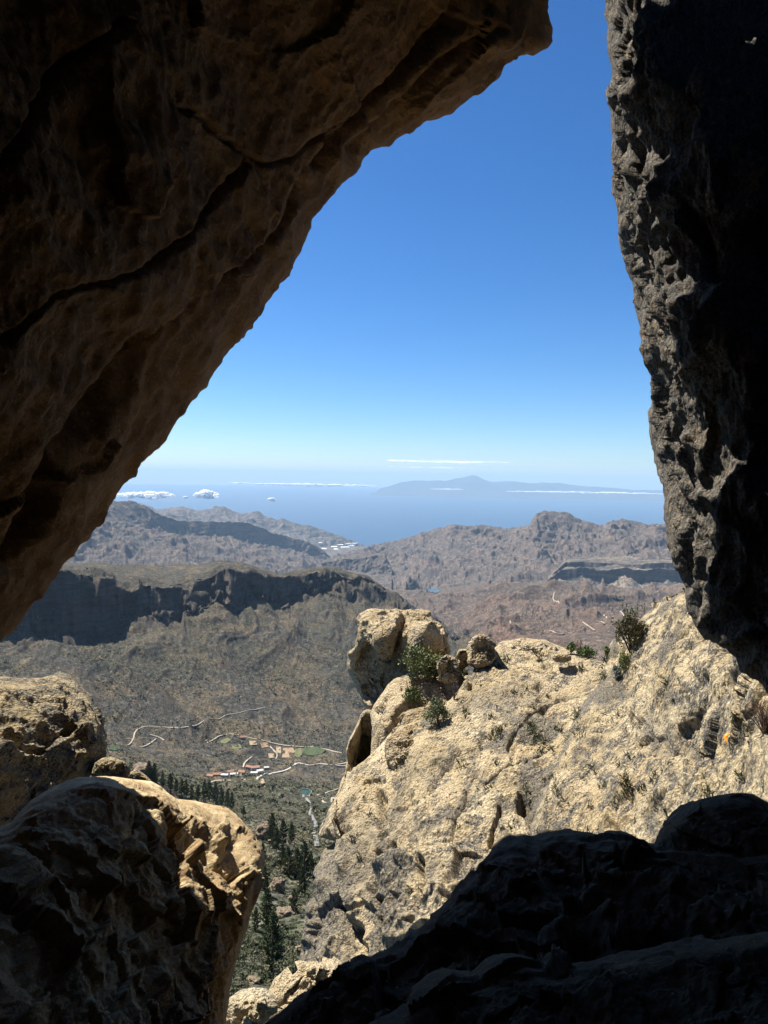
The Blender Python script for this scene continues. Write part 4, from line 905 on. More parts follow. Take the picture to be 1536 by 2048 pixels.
# lower left shoulder and the dark cleft behind it
sh_out = [(662, 1640), (668, 1600), (680, 1570), (690, 1545), (694, 1520), (692, 1500), (698, 1480), (708, 1462), (716, 1445), (722, 1430), (732, 1418), (745, 1420), (752, 1450), (756, 1500), (760, 1560), (765, 1640), (720, 1680), (680, 1680)]
sh_ctrl = [(690, 1545, 25.0), (698, 1500, 26.0), (700, 1470, 26.5), (712, 1450, 27.0), (735, 1425, 27.8), (722, 1500, 30.0), (736, 1532, 31.0), (745, 1470, 27.5), (700, 1600, 23.2), (755, 1600, 24), (720, 1670, 21.8), (755, 1540, 27), (718, 1545, 29.0)]
sh, _ = rock('rock_shoulder', sh_out, (722, 1555), sh_ctrl, 5.0, (10, 0.6), lambda P, N, E, PX, PY: P+N*((0.25*fbm(P*0.4, 4, 421)+0.15*facets(P*np.array([.8, .8, .3]), 422)[0]+0.09*fbm(P*2.2, 4, 423)+0.2*(ridged(P*np.array([.9, .9, .25]), 4, 424)-0.5))*np.clip(E/12, 0.12, 1)
  - 0.35*crack(PX, PY, [(735, 1450), (730, 1490), (728, 1530)], 8))[..., None], spur_mat, nt=220, nf=90, nb=6, ebias=1.3)
tag(sh, 'narrow rock shoulder with a dark hollow below the rock head', 'rock')

# small rocks on the saddle
simple_rock('boulder', [(937, 1312), (936, 1296), (939, 1283), (946, 1274), (957, 1269), (968, 1271), (978, 1278), (986, 1287), (994, 1298), (997, 1315), (985, 1328), (962, 1336), (948, 1336), (938, 1328)], 26.2, 1.6, head_mat,
            'pointed boulder between the rock head and the flat saddle rock', amp=0.2, sc=1.1, fac=0.26, edge=(7, 0.3), seed=12, tilt=(0, -.8))
simple_rock('boulder', [(915, 1306), (918, 1299), (930, 1297), (939, 1300), (940, 1313), (939, 1334), (928, 1338), (916, 1334), (913, 1314)], 26.8, 1.0, head_mat,
            'small reddish stone wedged beside the pointed boulder', amp=0.09, sc=1.6, fac=0.14, edge=(5, 0.2), seed=13, nt=120, nf=40)
simple_rock('boulder', [(872, 1338), (874, 1324), (882, 1314), (893, 1311), (905, 1315), (913, 1324), (921, 1345), (914, 1360), (895, 1366), (876, 1360)], 25.9, 1.1, head_mat,
            'knobbly rounded stone right of the biggest round shrub', amp=0.14, sc=1.5, fac=0.2, edge=(7, 0.25), seed=14, nt=160, nf=50)
simple_rock('boulder', [(1103, 1316), (1106, 1309), (1118, 1306), (1133, 1307), (1142, 1312), (1143, 1320), (1130, 1325), (1112, 1325)], 25.4, 0.9, head_mat,
            'flat oval stone lying on the bright saddle', amp=0.06, sc=1.6, fac=0.05, seed=15, nt=120, nf=40)
simple_rock('rock_block', [(990, 1306), (996, 1290), (1010, 1282), (1040, 1278), (1075, 1278), (1100, 1285), (1118, 1294), (1126, 1303), (1110, 1312), (1070, 1316), (1020, 1318)], 28.6, 2.5, head_mat,
            'broad low rock on the far rim of the saddle', cat='rock', amp=0.18, sc=0.9, fac=0.12, seed=16, tilt=(0, -1.6))
# ------------------------------------------------------------------ vegetation
def leaf_tris(c, d, ln, wd, up=None):
    """c (n,3) roots, d (n,3) unit directions -> narrow triangles, (3n,3) verts"""
    n = len(c); r = rng.normal(size=(n, 3)); s = np.cross(d, r); s /= np.maximum(np.linalg.norm(s, axis=1), 1e-6)[:, None]
    ln = np.asarray(ln).reshape(-1, 1); wd = np.asarray(wd).reshape(-1, 1)
    return np.stack([c-s*wd, c+s*wd, c+d*ln], 1).reshape(-1, 3)

def tri_faces(n): return np.arange(n).reshape(-1, 3)

def tube(pts, r0, r1, k=6):
    pts = np.array(pts, float); m = len(pts); out = []
    for i, p_ in enumerate(pts):
        t_ = pts[min(i+1, m-1)]-pts[max(i-1, 0)]; t_ /= max(np.linalg.norm(t_), 1e-9)
        a = np.cross(t_, [0.3, 0.9, 0.2]); a /= max(np.linalg.norm(a), 1e-9); b = np.cross(t_, a); r = r0+(r1-r0)*i/(m-1)
        an = np.linspace(0, 2*math.pi, k, endpoint=False)
        out.append(p_+r*(np.cos(an)[:, None]*a+np.sin(an)[:, None]*b))
    return np.concatenate(out), grid_faces(m, k, True)

def join(parts):
    V, Fc, o_ = [], {}, 0
    for v, f in parts:
        V.append(v); Fc.setdefault(f.shape[1], []).append(f+o_); o_ += len(v)
    return np.concatenate(V), [np.concatenate(x) for x in Fc.values()]

def leaf_mat(name, dark, light, var=3.0):
    t = NT(name); oi = t.n('ObjectInfo'); p = t.pos(); n = t.noise(p, var, 3, 0.6)
    c = t.mix(t.ramp(n, [(0.35, 0.0), (0.65, 1.0)]), dark, light)
    c = t.mix(t.math('MULTIPLY', oi.outputs['Random'], 0.35), c, tuple(x*0.6 for x in dark))
    return t.finish(c, 0.75, None, spec=0.2)
pine_leaf = leaf_mat('pine needles', (0.040, 0.062, 0.024), (0.095, 0.125, 0.045), 0.8)
bark = mat_simple('bark', (0.10, 0.06, 0.04), (0.16, 0.10, 0.07), 4, 0.9, 0.1)

def pine_meshes(i):
    g = np.random.default_rng(40+i); tw = 0.006*g.normal(size=6)
    pts = [(sum(tw[:k])*1.0, sum(tw[::-1][:k]), h) for k, h in enumerate([-0.02, 0.2, 0.4, 0.6, 0.8, 0.97])]
    tv, tf = tube(pts, 0.018, 0.004, 7); parts = [(tv, tf)]
    C, Dd, Ln = [], [], []
    nb_ = 95; lean = g.uniform(0, 6.28)
    for b in range(nb_):
        h = 0.10+0.88*((b+g.uniform(0, 1))/nb_)**0.95; az = b*2.4+g.normal()*0.4
        prof = (1-h)**0.7*0.27+0.014
        if h < 0.3: prof *= 0.6+0.4*(h-0.1)/0.2
        L_ = prof*g.uniform(0.45, 1.1)*(1+0.18*math.cos(az-lean))
        rise = g.uniform(0.15, 0.75)
        base = np.array([np.interp(h, [0, 1], [0, pts[-1][0]]), np.interp(h, [0, 1], [0, pts[-1][1]]), h-0.02])
        dr = np.array([math.cos(az), math.sin(az), rise]); tip = base+dr*L_
        bp, bf = tube([base, base+dr*L_*0.5*np.array([1, 1, .8]), tip], 0.004*(1.2-h), 0.001, 3); parts.append((bp, bf))
        nc_ = max(2, int(L_/0.017))
        for k in range(nc_):
            u = 0.3+0.7*(k+0.5)/nc_; c = base+dr*L_*u+g.normal(size=3)*0.008
            m = 12; dd = g.normal(size=(m, 3))+np.array([math.cos(az)*0.5, math.sin(az)*0.5, 0.9]); dd /= np.linalg.norm(dd, axis=1)[:, None]
            C.append(np.repeat(c[None], m, 0)); Dd.append(dd); Ln.append(g.uniform(0.022, 0.042, m))
    C = np.concatenate(C); Dd = np.concatenate(Dd); Ln = np.concatenate(Ln)
    lv = leaf_tris(C, Dd, Ln, Ln*0.24)
    v, f = join(parts)
    return mesh_from('pine_trunk', v, f, bark), mesh_from('pine_crown', lv, tri_faces(len(lv)), pine_leaf, smooth=False)
PM = [pine_meshes(i) for i in range(5)]
pines = [  # px, base py, height px, label
 (543, 1942, 128, 'tallest pine, full dark green crown near the foot of the gully', 0.0),
 (532, 1868, 96, 'leafy pine right behind the tallest pine, beside the dark boulder', 0.0),
 (512, 1862, 50, 'small pine half hidden at the edge of the broken boulder', 0.0),
 (588, 1826, 54, 'slim pine against the left edge of the rock spur, above the flat stone', 0.0),
 (603, 1795, 66, 'pine leaning over the tan boulder beside the rock spur', 0.0),
 (530, 1788, 62, 'dark narrow pine touching the crown of the broken boulder', 0.0),
 (575, 1752, 62, 'left pine of the dense clump halfway down the gully', 0.0),
 (593, 1758, 66, 'middle pine of the dense clump halfway down the gully', 0.0),
 (609, 1750, 72, 'rightmost pine of the dense clump near the rock spur', 0.0),
 (622, 1748, 50, 'short pine squeezed between the clump and the rock spur', 0.0),
 (566, 1738, 56, 'pine in front of the twin pines, above the clump', 0.0),
 (545, 1690, 66, 'left of the twin tall pines on the scrubby shoulder', 0.0),
 (565, 1695, 60, 'right of the twin tall pines on the scrubby shoulder', 0.0),
 (582, 1690, 48, 'lone slim pine right of the twin pines', 0.0),
 (553, 1703, 52, 'pine growing just below the twin pines', 0.0),
 (525, 1728, 44, 'shadowy pine near the dark rock outcrop in the gully', 0.0),
 (487, 1632, 22, 'tiny lone pine below the right end of the pine row', 0.0),
 (464, 1620, 38, 'rightmost pine of the row above the broken boulder', 0.0),
 (455, 1617, 40, 'second pine from the right end of the row', 0.0),
 (444, 1612, 40, 'third pine from the right end of the row', 0.0),
 (430, 1606, 44, 'pine before the gap in the row above the boulder crown', 0.0),
 (419, 1603, 44, 'tall pine in the middle of the row above the boulder crown', 0.0),
 (408, 1602, 42, 'middle pine of the row, left of the tall one', 0.0),
 (395, 1604, 34, 'squat pine in the middle of the row', 0.0),
 (383, 1600, 34, 'pale bushy pine of the row, over the boulder crest', 0.0),
 (373, 1594, 36, 'pine of the row where the boulder crest dips', 0.0),
 (363, 1590, 34, 'slightly taller pine left of the crest dip', 0.0),
 (352, 1586, 30, 'small pine of the left half of the row', 0.0),
 (341, 1582, 38, 'dark pine with a pointed top in the left half of the row', 0.0),
 (325, 1576, 34, 'isolated pointed pine just right of the rocky knoll', 0.0),
 (310, 1570, 46, 'pine on the rocky knoll beside the small dark boulder', 0.0),
 (297, 1566, 46, 'leftmost pine, on the knoll behind the small dark boulder', 0.0),
]
for i, (x, y, h, lab, _) in enumerate(pines):
    hh = hit(x, y)
    if hh is None: continue
    p0 = hh[0]; H = h/FPX*p0[1]*1.02
    e = empty('pine_tree', p0, random.uniform(0, 6.28)); e.scale = (H*random.uniform(.9, 1.12),)*2+(H,)
    tm, cm = PM[i % 5]
    t1 = bpy.data.objects.new('trunk', tm); c1 = bpy.data.objects.new('crown', cm)
    for q in (t1, c1): COL.objects.link(q); q.parent = e
    tag(e, lab, 'tree', 'pine trees in the gully and on its shoulder')

# scrub on the slopes: far too many to count
scrub_m = NT('scrub'); tn_ = scrub_m.attr('tone')
sc_c = scrub_m.ramp(tn_, [(0.0, (0.030, 0.040, 0.020)), (0.35, (0.070, 0.080, 0.042)), (0.7, (0.135, 0.135, 0.085)), (1.0, (0.25, 0.20, 0.11))])
scrub_m = scrub_m.finish(sc_c, 0.85, None, spec=0.1)
def down(x, y):
    h = VB.ray_cast(Vector((x, y, 1500)), Vector((0, 0, -1))); return h[0][2] if h[0] is not None else None
def scatter(n, D0, D1, x0, x1, size, ntri, powr, keep):
    a0, a1 = ray_h(x0, 1500)[0], ray_h(x1, 1500)[0]
    az = rng.uniform(a0, a1, n); D = D0*(D1/D0)**(rng.uniform(0, 1, n)**powr)
    x = D*np.sin(az); y = D*np.cos(az)
    k = keep(x, y); x, y = x[k], y[k]
    z = [down(a, b) for a, b in zip(x, y)]
    ok = np.array([q is not None for q in z]); z = np.array([q if q is not None else 0 for q in z])
    return np.stack([x, y, z], 1)[ok]
def bush_cloud(P, size, ntri, ln):
    n = len(P); s = size*np.exp(rng.normal(size=n)*0.4)
    d = rng.normal(size=(n, ntri, 3)); d[..., 2] = np.abs(d[..., 2])*0.75; d /= np.linalg.norm(d, axis=-1, keepdims=True)
    c = P[:, None]+d*s[:, None, None]*rng.uniform(0.25, 0.8, (n, ntri, 1))*np.array([1, 1, 0.75])
    dd = d+0.6*rng.normal(size=d.shape)+np.array([0, 0, 0.3]); dd /= np.linalg.norm(dd, axis=-1, keepdims=True)
    L_ = (s[:, None]*rng.uniform(0.35, 0.8, (n, ntri))*ln)
    v = leaf_tris(c.reshape(-1, 3), dd.reshape(-1, 3), L_.ravel(), L_.ravel()*0.38)
    tone = np.clip(0.54+0.26*rng.normal(size=n)+0.45*fbm(P/60., 3, 501), 0, 1)
    return v, np.repeat(tone, ntri*3)
def kp(sc_, th_): return lambda x, y: fbm(np.stack([x/sc_, y/sc_, 0*x], 1), 3, 503) > th_+0.3*rng.uniform(-1, 1, len(x))
B1 = scatter(3000, 70, 230, 380, 760, 1, 1, 0.8, kp(30., -0.25)); v1, t1_ = bush_cloud(B1, 0.62, 60, 0.5)
B2 = scatter(9000, 200, 700, 230, 760, 1, 1, 0.8, kp(60., -0.15)); v2, t2_ = bush_cloud(B2, 1.05, 20, 0.8)
B3 = scatter(15000, 600, 1350, -60, 800, 1, 1, 0.8, kp(110., -0.05)); v3, t3_ = bush_cloud(B3, 1.7, 8, 1.2)
B4 = scatter(19000, 1350, 2050, -60, 900, 1, 1, 1.0, kp(150., 0.0)); v4, t4_ = bush_cloud(B4, 2.1, 6, 1.2)
sv = np.concatenate([v1, v2, v3, v4]); stn = np.concatenate([t1_, t2_, t3_, t4_])
tag(obj_from('scrub', mesh_from('scrub', sv, tri_faces(len(sv)), scrub_m, smooth=False, attrs={'tone': stn})), kind='stuff')

# shrubs on the spur
RB = [bvh_of(o_) for o_ in (spur, lb, sr, sh)]
def shrub(x, y, wpx, hpx, dark, light, label, nleaf=1500, leaf=0.045, stems=9, sparse=0.0, droop=0.0, trees=None, seed=0, upright=0.4, name='shrub', ls=1.0):
    h = hit(x, y, trees or RB)
    if h is None: return
    g = np.random.default_rng(600+seed); p0 = np.array(h[0]); D = p0[1]; W = wpx/FPX*D/2; H = hpx/FPX*D
    parts = []; tips = []
    for k in range(stems):
        a = g.uniform(0, 6.28); r = g.uniform(0.15, 0.95); top = np.array([math.cos(a)*W*r, math.sin(a)*W*r, H*(1-0.45*r*r)*g.uniform(.8, 1.0)])
        mid = top*np.array([.4, .4, .55])+g.normal(size=3)*W*0.06
        v, f = tube([(0, 0, -0.05*H), mid, top], 0.018*H, 0.005*H, 4); parts.append((v, f)); tips.append(top)
        for q in range(3):
            u = g.uniform(.4, .9); st = mid*(1-u)+top*u; en = st+g.normal(size=3)*np.array([W, W, H])*0.22+np.array([0, 0, .12*H])
            v, f = tube([st, (st+en)/2+g.normal(size=3)*W*.03, en], 0.008*H, 0.003*H, 3); parts.append((v, f)); tips.append(en)
    v, f = join(parts); e = empty(name, p0, 0)
    obj_from('stems', mesh_from('shrub_stems', v, f, bark), e)
    if nleaf:
        tips = np.array(tips); idx = g.integers(0, len(tips), nleaf); c = tips[idx]+g.normal(size=(nleaf, 3))*np.array([W, W, H*0.8])*(0.16-0.07*sparse)
        c[:, 2] = np.abs(c[:, 2])
        d = g.normal(size=(nleaf, 3))+c/np.maximum(np.linalg.norm(c, axis=1), 1e-6)[:, None]*0.8+np.array([0, 0, upright]); d /= np.linalg.norm(d, axis=1)[:, None]
        L_ = leaf*D/26*g.uniform(.6, 1.4, nleaf)*ls
        lv = leaf_tris(c, d, L_, L_*0.3)
        obj_from('foliage', mesh_from('shrub_foliage', lv, tri_faces(len(lv)), leaf_mat('shrub leaves', dark, light, 2.0), smooth=False), e)
    tag(e, label, 'shrub')
G1, G2 = (0.095, 0.105, 0.045), (0.24, 0.26, 0.10)
shrub(836, 1358, 82, 44, G1, G2, 'biggest round olive shrub at the foot of the rock head', 3000, 0.09, 16, seed=1)
shrub(870, 1362, 24, 36, (0.07, 0.085, 0.025), (0.19, 0.21, 0.06), 'yellow-green shrub between the biggest round shrub and the knobbly stone', 900, 0.08, 8, seed=2)
shrub(826, 1408, 36, 27, G1, (0.17, 0.20, 0.06), 'small two-tone shrub in the middle of the sandy ledge', 1100, 0.08, 10, seed=3)
shrub(876, 1452, 50, 38, (0.10, 0.115, 0.06), (0.21, 0.23, 0.12), 'grey-green soft shrub in the crevice below the ledge', 2200, 0.08, 12, seed=4)
shrub(822, 1358, 26, 9, (0.12, 0.14, 0.09), (0.2, 0.22, 0.15), 'low grey cushion plant in front of the biggest round shrub', 500, 0.06, 6, seed=5, name='cushion_plant')
shrub(768, 1376, 14, 18, (0.08, 0.08, 0.04), (0.14, 0.15, 0.08), 'little wispy plant at the left rim of the ledge', 260, 0.07, 6, seed=6)
shrub(908, 1400, 16, 34, (0.10, 0.09, 0.09), (0.18, 0.16, 0.15), 'thin grey upright plant at the right rim of the ledge', 200, 0.06, 14, seed=7, upright=1.5)
shrub(1262, 1308, 66, 70, (0.065, 0.065, 0.03), (0.14, 0.14, 0.06), 'tall open branching shrub on the skyline by the steep slope', 2300, 0.08, 22, sparse=1, seed=8)
shrub(1213, 1318, 18, 18, (0.07, 0.10, 0.02), (0.17, 0.22, 0.05), 'small bright green shrub at the notch left of the tall open shrub', 600, 0.07, 7, seed=9)
shrub(1250, 1345, 26, 30, (0.10, 0.12, 0.07), (0.26, 0.27, 0.08), 'yellowish tuft under the tall open shrub', 900, 0.07, 9, seed=10)
shrub(1232, 1360, 22, 24, (0.11, 0.13, 0.11), (0.18, 0.2, 0.16), 'silvery tuft left of the yellowish tuft', 500, 0.07, 9, seed=11)
shrub(1142, 1308, 22, 16, (0.05, 0.07, 0.02), (0.14, 0.18, 0.06), 'leftmost green shrub on the far rim of the saddle', 600, 0.07, 7, seed=12)
shrub(1178, 1313, 34, 13, (0.05, 0.08, 0.025), (0.16, 0.22, 0.07), 'low spreading green shrub on the far rim of the saddle', 800, 0.08, 8, seed=13)
shrub(1158, 1310, 34, 34, G1, G2, 'bare twiggy bush rising between the two rim shrubs', 0, 0.05, 14, seed=14)
shrub(930, 1490-60, 10, 10, G1, G2, 'tiny tuft on the slope below the ledge', 120, 0.06, 4, seed=15)
shrub(995, 1472, 24, 16, (0.12, 0.12, 0.06), (0.22, 0.21, 0.1), 'dry olive tuft alone in the middle of the sunlit slope', 320, 0.06, 8, seed=16)
shrub(1528, 1465, 110, 70, G1, G2, 'tangle of bare dry twigs on the pale slope at the right edge', 0, 0.03, 34, seed=17)
shrub(1350, 1408, 20, 10, (0.04, 0.045, 0.025), (0.1, 0.1, 0.06), 'dark tuft growing in the black pit of the steep slope', 300, 0.05, 6, seed=18)
# small tufts rooted in the rock, too many to count
g = np.random.default_rng(88); VV = []; TT = []
tx_ = np.concatenate([g.uniform(700, 1500, 260), 1125+g.normal(size=60)*60]); ty_ = np.concatenate([g.uniform(1300, 1850, 260), 1470+g.normal(size=60)*70])
for x, y in zip(tx_, ty_):
    h = hit(x, y, RB)
    if h is None: continue
    n = np.array(h[1]); p0 = np.array(h[0])
    if n@p0 > 0: n = -n
    if fbm(p0[None]*0.8, 3, 611)[0] < -0.05: continue
    m = int(g.integers(14, 46)); r = float(g.uniform(0.05, 0.16))*p0[1]/20
    dd = g.normal(size=(m, 3))*0.7+n*0.5+np.array([0, 0, 0.8]); dd /= np.linalg.norm(dd, axis=1)[:, None]
    c = p0+g.normal(size=(m, 3))*r*0.5; L_ = r*g.uniform(0.6, 1.5, m)
    VV.append(leaf_tris(c, dd, L_, L_*0.13)); TT.append(np.full(3*m, float(np.clip(g.normal(0.6, 0.25), 0.1, 1))))
VV = np.concatenate(VV); TT = np.concatenate(TT)
tag(obj_from('dry_tufts', mesh_from('dry_tufts', VV, tri_faces(len(VV)), scrub_m, smooth=False, attrs={'tone': TT})), kind='stuff')
# orange lichen
h = hit(1457, 1477, RB)
if h is not None:
    g = np.random.default_rng(77); n = Vector(h[1]).normalized(); 
    if n.dot(Vector(h[0])) > 0: n = -n
    a = n.orthogonal().normalized(); b = n.cross(a); pts = []
    th_ = np.linspace(0, 2*math.pi, 40, endpoint=False); s_ = 8/FPX*h[0][1]
    rim = s_*(1+0.35*np.sin(3*th_+1)+0.2*np.sin(7*th_)+0.15*g.normal(size=40))
    V = [np.array(h[0]+n*0.07)]+[np.array(h[0]+n*0.035+a*float(r*math.cos(q))+b*float(r*math.sin(q))) for r, q in zip(rim, th_)]
    fc = np.array([(0, 1+i, 1+(i+1) % 40) for i in range(40)])
    o_ = obj_from('lichen', mesh_from('lichen', np.array(V), fc, mat_simple('orange lichen', (0.55, 0.17, 0.02), (0.65, 0.28, 0.05), 14, 0.9, 0.05, 0.02)), recenter=True)
    tag(o_, 'bright orange lichen spot on the pale rock slope at the right', 'lichen')

# ------------------------------------------------------------------ village, pond, roads
def drape(name, pts, mat, label=None, cat=None, kind=None, off=0.5, trees=None, nn=12, group=None):
    """patch of ground cover: outline on the picture dropped onto the land, then built there"""
    w = []
    for x, y in pts:
        h = hit(x, y, trees)
        if h is None: return None
        w.append(np.array(h[0]))
    w = np.array(w); c = w.mean(0); V = []; m = len(w)
    for k in range(nn+1):
        for q in w:
            p_ = c+(q-c)*k/nn; z = None
            for b in (trees or [VB]):
                h = b.ray_cast(Vector((p_[0], p_[1], 3000)), Vector((0, 0, -1)))
                if h[0] is not None: z = h[0][2] if z is None else max(z, h[0][2])
            V.append((p_[0], p_[1], (z if z is not None else p_[2])+off))
    o_ = obj_from(name, mesh_from(name, np.array(V), grid_faces(nn+1, m, True), mat), recenter=True)
    tag(o_, label, cat, group, kind); return o_
def ribbon(name, px, width, mat, trees=None, off=0.7, step=6.0):
    w = [np.array(h[0]) for h in (hit(x, y, trees) for x, y in px) if h is not None]
    if len(w) < 2: return
    w = np.array(w)[:, :2]; d = np.concatenate([[0], np.cumsum(np.linalg.norm(np.diff(w, axis=0), axis=1))])
    n = max(4, int(d[-1]/step)); t_ = np.linspace(0, d[-1], n); x = np.interp(t_, d, w[:, 0]); y = np.interp(t_, d, w[:, 1])
    for _ in range(3):
        x[1:-1] = (x[:-2]+2*x[1:-1]+x[2:])/4; y[1:-1] = (y[:-2]+2*y[1:-1]+y[2:])/4
    tx, ty = np.gradient(x), np.gradient(y); l = np.hypot(tx, ty)+1e-9; nx, ny = -ty/l, tx/l
    rows = []
    for s_ in (-1, -0.33, 0.33, 1):
        ws = width/2*s_*(1+0.25*np.sin(t_*0.05+s_))
        X_, Y_ = x+nx*ws, y+ny*ws; Z_ = []
        for a, b in zip(X_, Y_):
            z = None
            for bb in (trees or [VB]):
                h = bb.ray_cast(Vector((a, b, 3000)), Vector((0, 0, -1)))
                if h[0] is not None: z = h[0][2] if z is None else max(z, h[0][2])
            Z_.append(z if z is not None else np.nan)
        Z_ = np.array(Z_); Z_ = np.where(np.isnan(Z_), np.nanmean(Z_), Z_)
        rows.append(np.stack([X_, Y_, Z_+off], 1))
    P_ = np.stack(rows, 0); zl = P_[..., 2].mean(0)*0.4+P_[..., 2].max(0)*0.6          # level across
    for _ in range(4): zl[1:-1] = np.maximum(zl[1:-1]-0.3, (zl[:-2]+2*zl[1:-1]+zl[2:])/4)
    P_[..., 2] = zl[None]
    # shoulders go down into the ground
    e0 = P_[0]+np.array([0, 0, -2.5]); e1 = P_[-1]+np.array([0, 0, -2.5]); P_ = np.concatenate([e0[None], P_, e1[None]])
    tag(obj_from(name, mesh_from(name, P_, grid_faces(*P_.shape[:2]), mat)), kind='structure')
track_m = mat_simple('dirt track', (0.26, 0.22, 0.17), (0.34, 0.29, 0.22), 0.2, 0.95, 0.05)
asph_m = mat_simple('worn asphalt', (0.13, 0.125, 0.12), (0.18, 0.175, 0.165), 0.2, 0.9, 0.1)
conc_m = mat_simple('pale concrete', (0.34, 0.31, 0.27), (0.42, 0.39, 0.34), 0.2, 0.9, 0.1)
ribbon('dirt_track', [(268, 1475), (269, 1466), (274, 1459), (289, 1453), (312, 1453), (336, 1454), (357, 1456), (375, 1456), (387, 1454), (398, 1449), (405, 1444)], 2.4, track_m)
ribbon('dirt_track', [(414, 1486), (422, 1483), (430, 1479), (436, 1473), (442, 1469), (461, 1469), (485, 1472), (512, 1479), (530, 1483), (551, 1488), (590, 1491), (621, 1493), (649, 1498), (684, 1506)], 2.4, track_m)
ribbon('road', [(617, 1531), (605, 1527), (594, 1526), (586, 1533), (578, 1539), (568, 1543), (559, 1545), (540, 1548), (524, 1551), (516, 1555), (500, 1560)], 3.4, conc_m)
ribbon('dirt_track', [(487, 1535), (488, 1528), (492, 1522), (498, 1518), (504, 1514)], 2.6, track_m)
ribbon('road', [(606, 1590), (613, 1599), (621, 1607), (622, 1618), (619, 1627), (626, 1639), (633, 1650), (627, 1658), (625, 1662), (631, 1672), (634, 1680), (634, 1695)], 2.3, asph_m)
ribbon('dirt_track', [(635, 1592), (650, 1587), (668, 1582), (700, 1576)], 2.0, track_m)
ribbon('dirt_track', [(643, 1596), (644, 1604), (650, 1608), (657, 1604), (664, 1596), (670, 1599)], 2.4, track_m)
ribbon('dirt_track', [(500, 1560), (484, 1557), (468, 1560), (445, 1561), (425, 1562), (405, 1566)], 2.2, track_m)
ribbon('dirt_track', [(617, 1531), (640, 1527), (660, 1530), (690, 1533), (705, 1530)], 2.4, track_m)
ribbon('dirt_track', [(405, 1444), (430, 1440), (455, 1428), (490, 1424), (530, 1415)], 1.8, track_m)
ribbon('dirt_track', [(268, 1475), (262, 1486), (248, 1492), (232, 1488)], 2.0, track_m)
ribbon('dirt_track', [(540, 1493), (548, 1502), (556, 1510), (552, 1518)], 2.0, track_m)
ribbon('dirt_track', [(300, 1470), (316, 1473), (328, 1481)], 3.0, track_m)
ribbon('dirt_track', [(280, 1495), (300, 1488), (312, 1478)], 2.4, track_m)
ribbon('dirt_track', [(670, 1530), (690, 1527), (705, 1520)], 2.6, track_m)
green_f = mat_simple('green crop', (0.042, 0.060, 0.030), (0.062, 0.080, 0.040), 0.25, 0.9, 0.05)
lime_f = mat_simple('light green crop', (0.095, 0.10, 0.05), (0.12, 0.125, 0.06), 0.25, 0.9, 0.05)
tan_f = mat_simple('ploughed field', (0.20, 0.14, 0.09), (0.24, 0.17, 0.11), 0.2, 0.95, 0.05)
brown_f = mat_simple('fallow field', (0.22, 0.17, 0.11), (0.26, 0.21, 0.14), 0.2, 0.95, 0.05)
drape('field', [(608, 1497), (618, 1493), (634, 1494), (652, 1500), (645, 1507), (628, 1512), (614, 1511), (606, 1505)], green_f, 'green irrigated terrace field at the right end of the village', 'field', off=0.9)
drape('field', [(566, 1497), (586, 1496), (590, 1504), (578, 1516), (564, 1516)], tan_f, 'bare brown terrace field left of the green field', 'field', off=0.9)
drape('field', [(552, 1494), (562, 1494), (562, 1508), (553, 1506)], brown_f, 'narrow pale terrace field between the two tracks', 'field', off=0.9)
drape('field', [(442, 1481), (456, 1476), (462, 1481), (450, 1488), (442, 1487)], lime_f, 'small light green strip field at the bend of the dirt track', 'field', off=0.9)
drape('field', [(590, 1500), (602, 1496), (606, 1508), (598, 1516), (589, 1513)], lime_f, 'yellowish terrace field next to the green irrigated one', 'field', off=0.8)
drape('field', [(514, 1558), (526, 1556), (530, 1567), (520, 1572)], brown_f, 'small bare plot below the red-roofed houses', 'field', off=0.9)
drape('field', [(221, 1492), (230, 1490), (240, 1493), (240, 1499), (228, 1502), (220, 1499)], green_f, 'isolated green patch beside the lichen boulder', 'field', off=0.9)
drape('field', [(520, 1486), (534, 1485), (538, 1494), (524, 1497)], tan_f, 'small brown terrace field above the largest house', 'field', off=0.8)
drape('field', [(498, 1482), (512, 1483), (514, 1490), (500, 1491)], brown_f, 'pale terrace field just below the lone brown hut', 'field', off=0.8)
drape('field', [(536, 1507), (548, 1508), (549, 1516), (538, 1517)], brown_f, 'pale plot left of the bare brown terrace field', 'field', off=0.8)
drape('field', [(462, 1490), (480, 1489), (484, 1497), (466, 1499)], lime_f, 'olive strip field below the bend of the dirt track', 'field', off=0.8)
# reservoir: a round walled pond
h = hit(605, 1586); c = h[0]; Rp = 17.5/FPX*c[1]
an = np.linspace(0, 2*math.pi, 48, endpoint=False)
pond = empty('reservoir', c)
prof = [(Rp*1.10, -6), (Rp*1.08, 1.2), (Rp*1.0, 1.2), (Rp*0.99, -1.0)]
V = np.array([[(r*math.cos(a), r*math.sin(a), z) for a in an] for r, z in prof])
obj_from('rim', mesh_from('reservoir_rim', V, grid_faces(4, 48, True), mat_simple('pond wall', (0.12, 0.11, 0.09), (0.18, 0.16, 0.13), 0.3), smooth=False), pond)
V = np.array([[(r*math.cos(a), r*math.sin(a), 0.35) for a in an] for r in (0.01, Rp*.5, Rp*.995)])
obj_from('water', mesh_from('reservoir_water', V, grid_faces(3, 48, True), mat_simple('pond water', (0.022, 0.048, 0.034), (0.026, 0.055, 0.038), 0.1, 0.25, 0.5)), pond)
tag(pond, 'round green reservoir pond beside the bend of the road', 'reservoir')

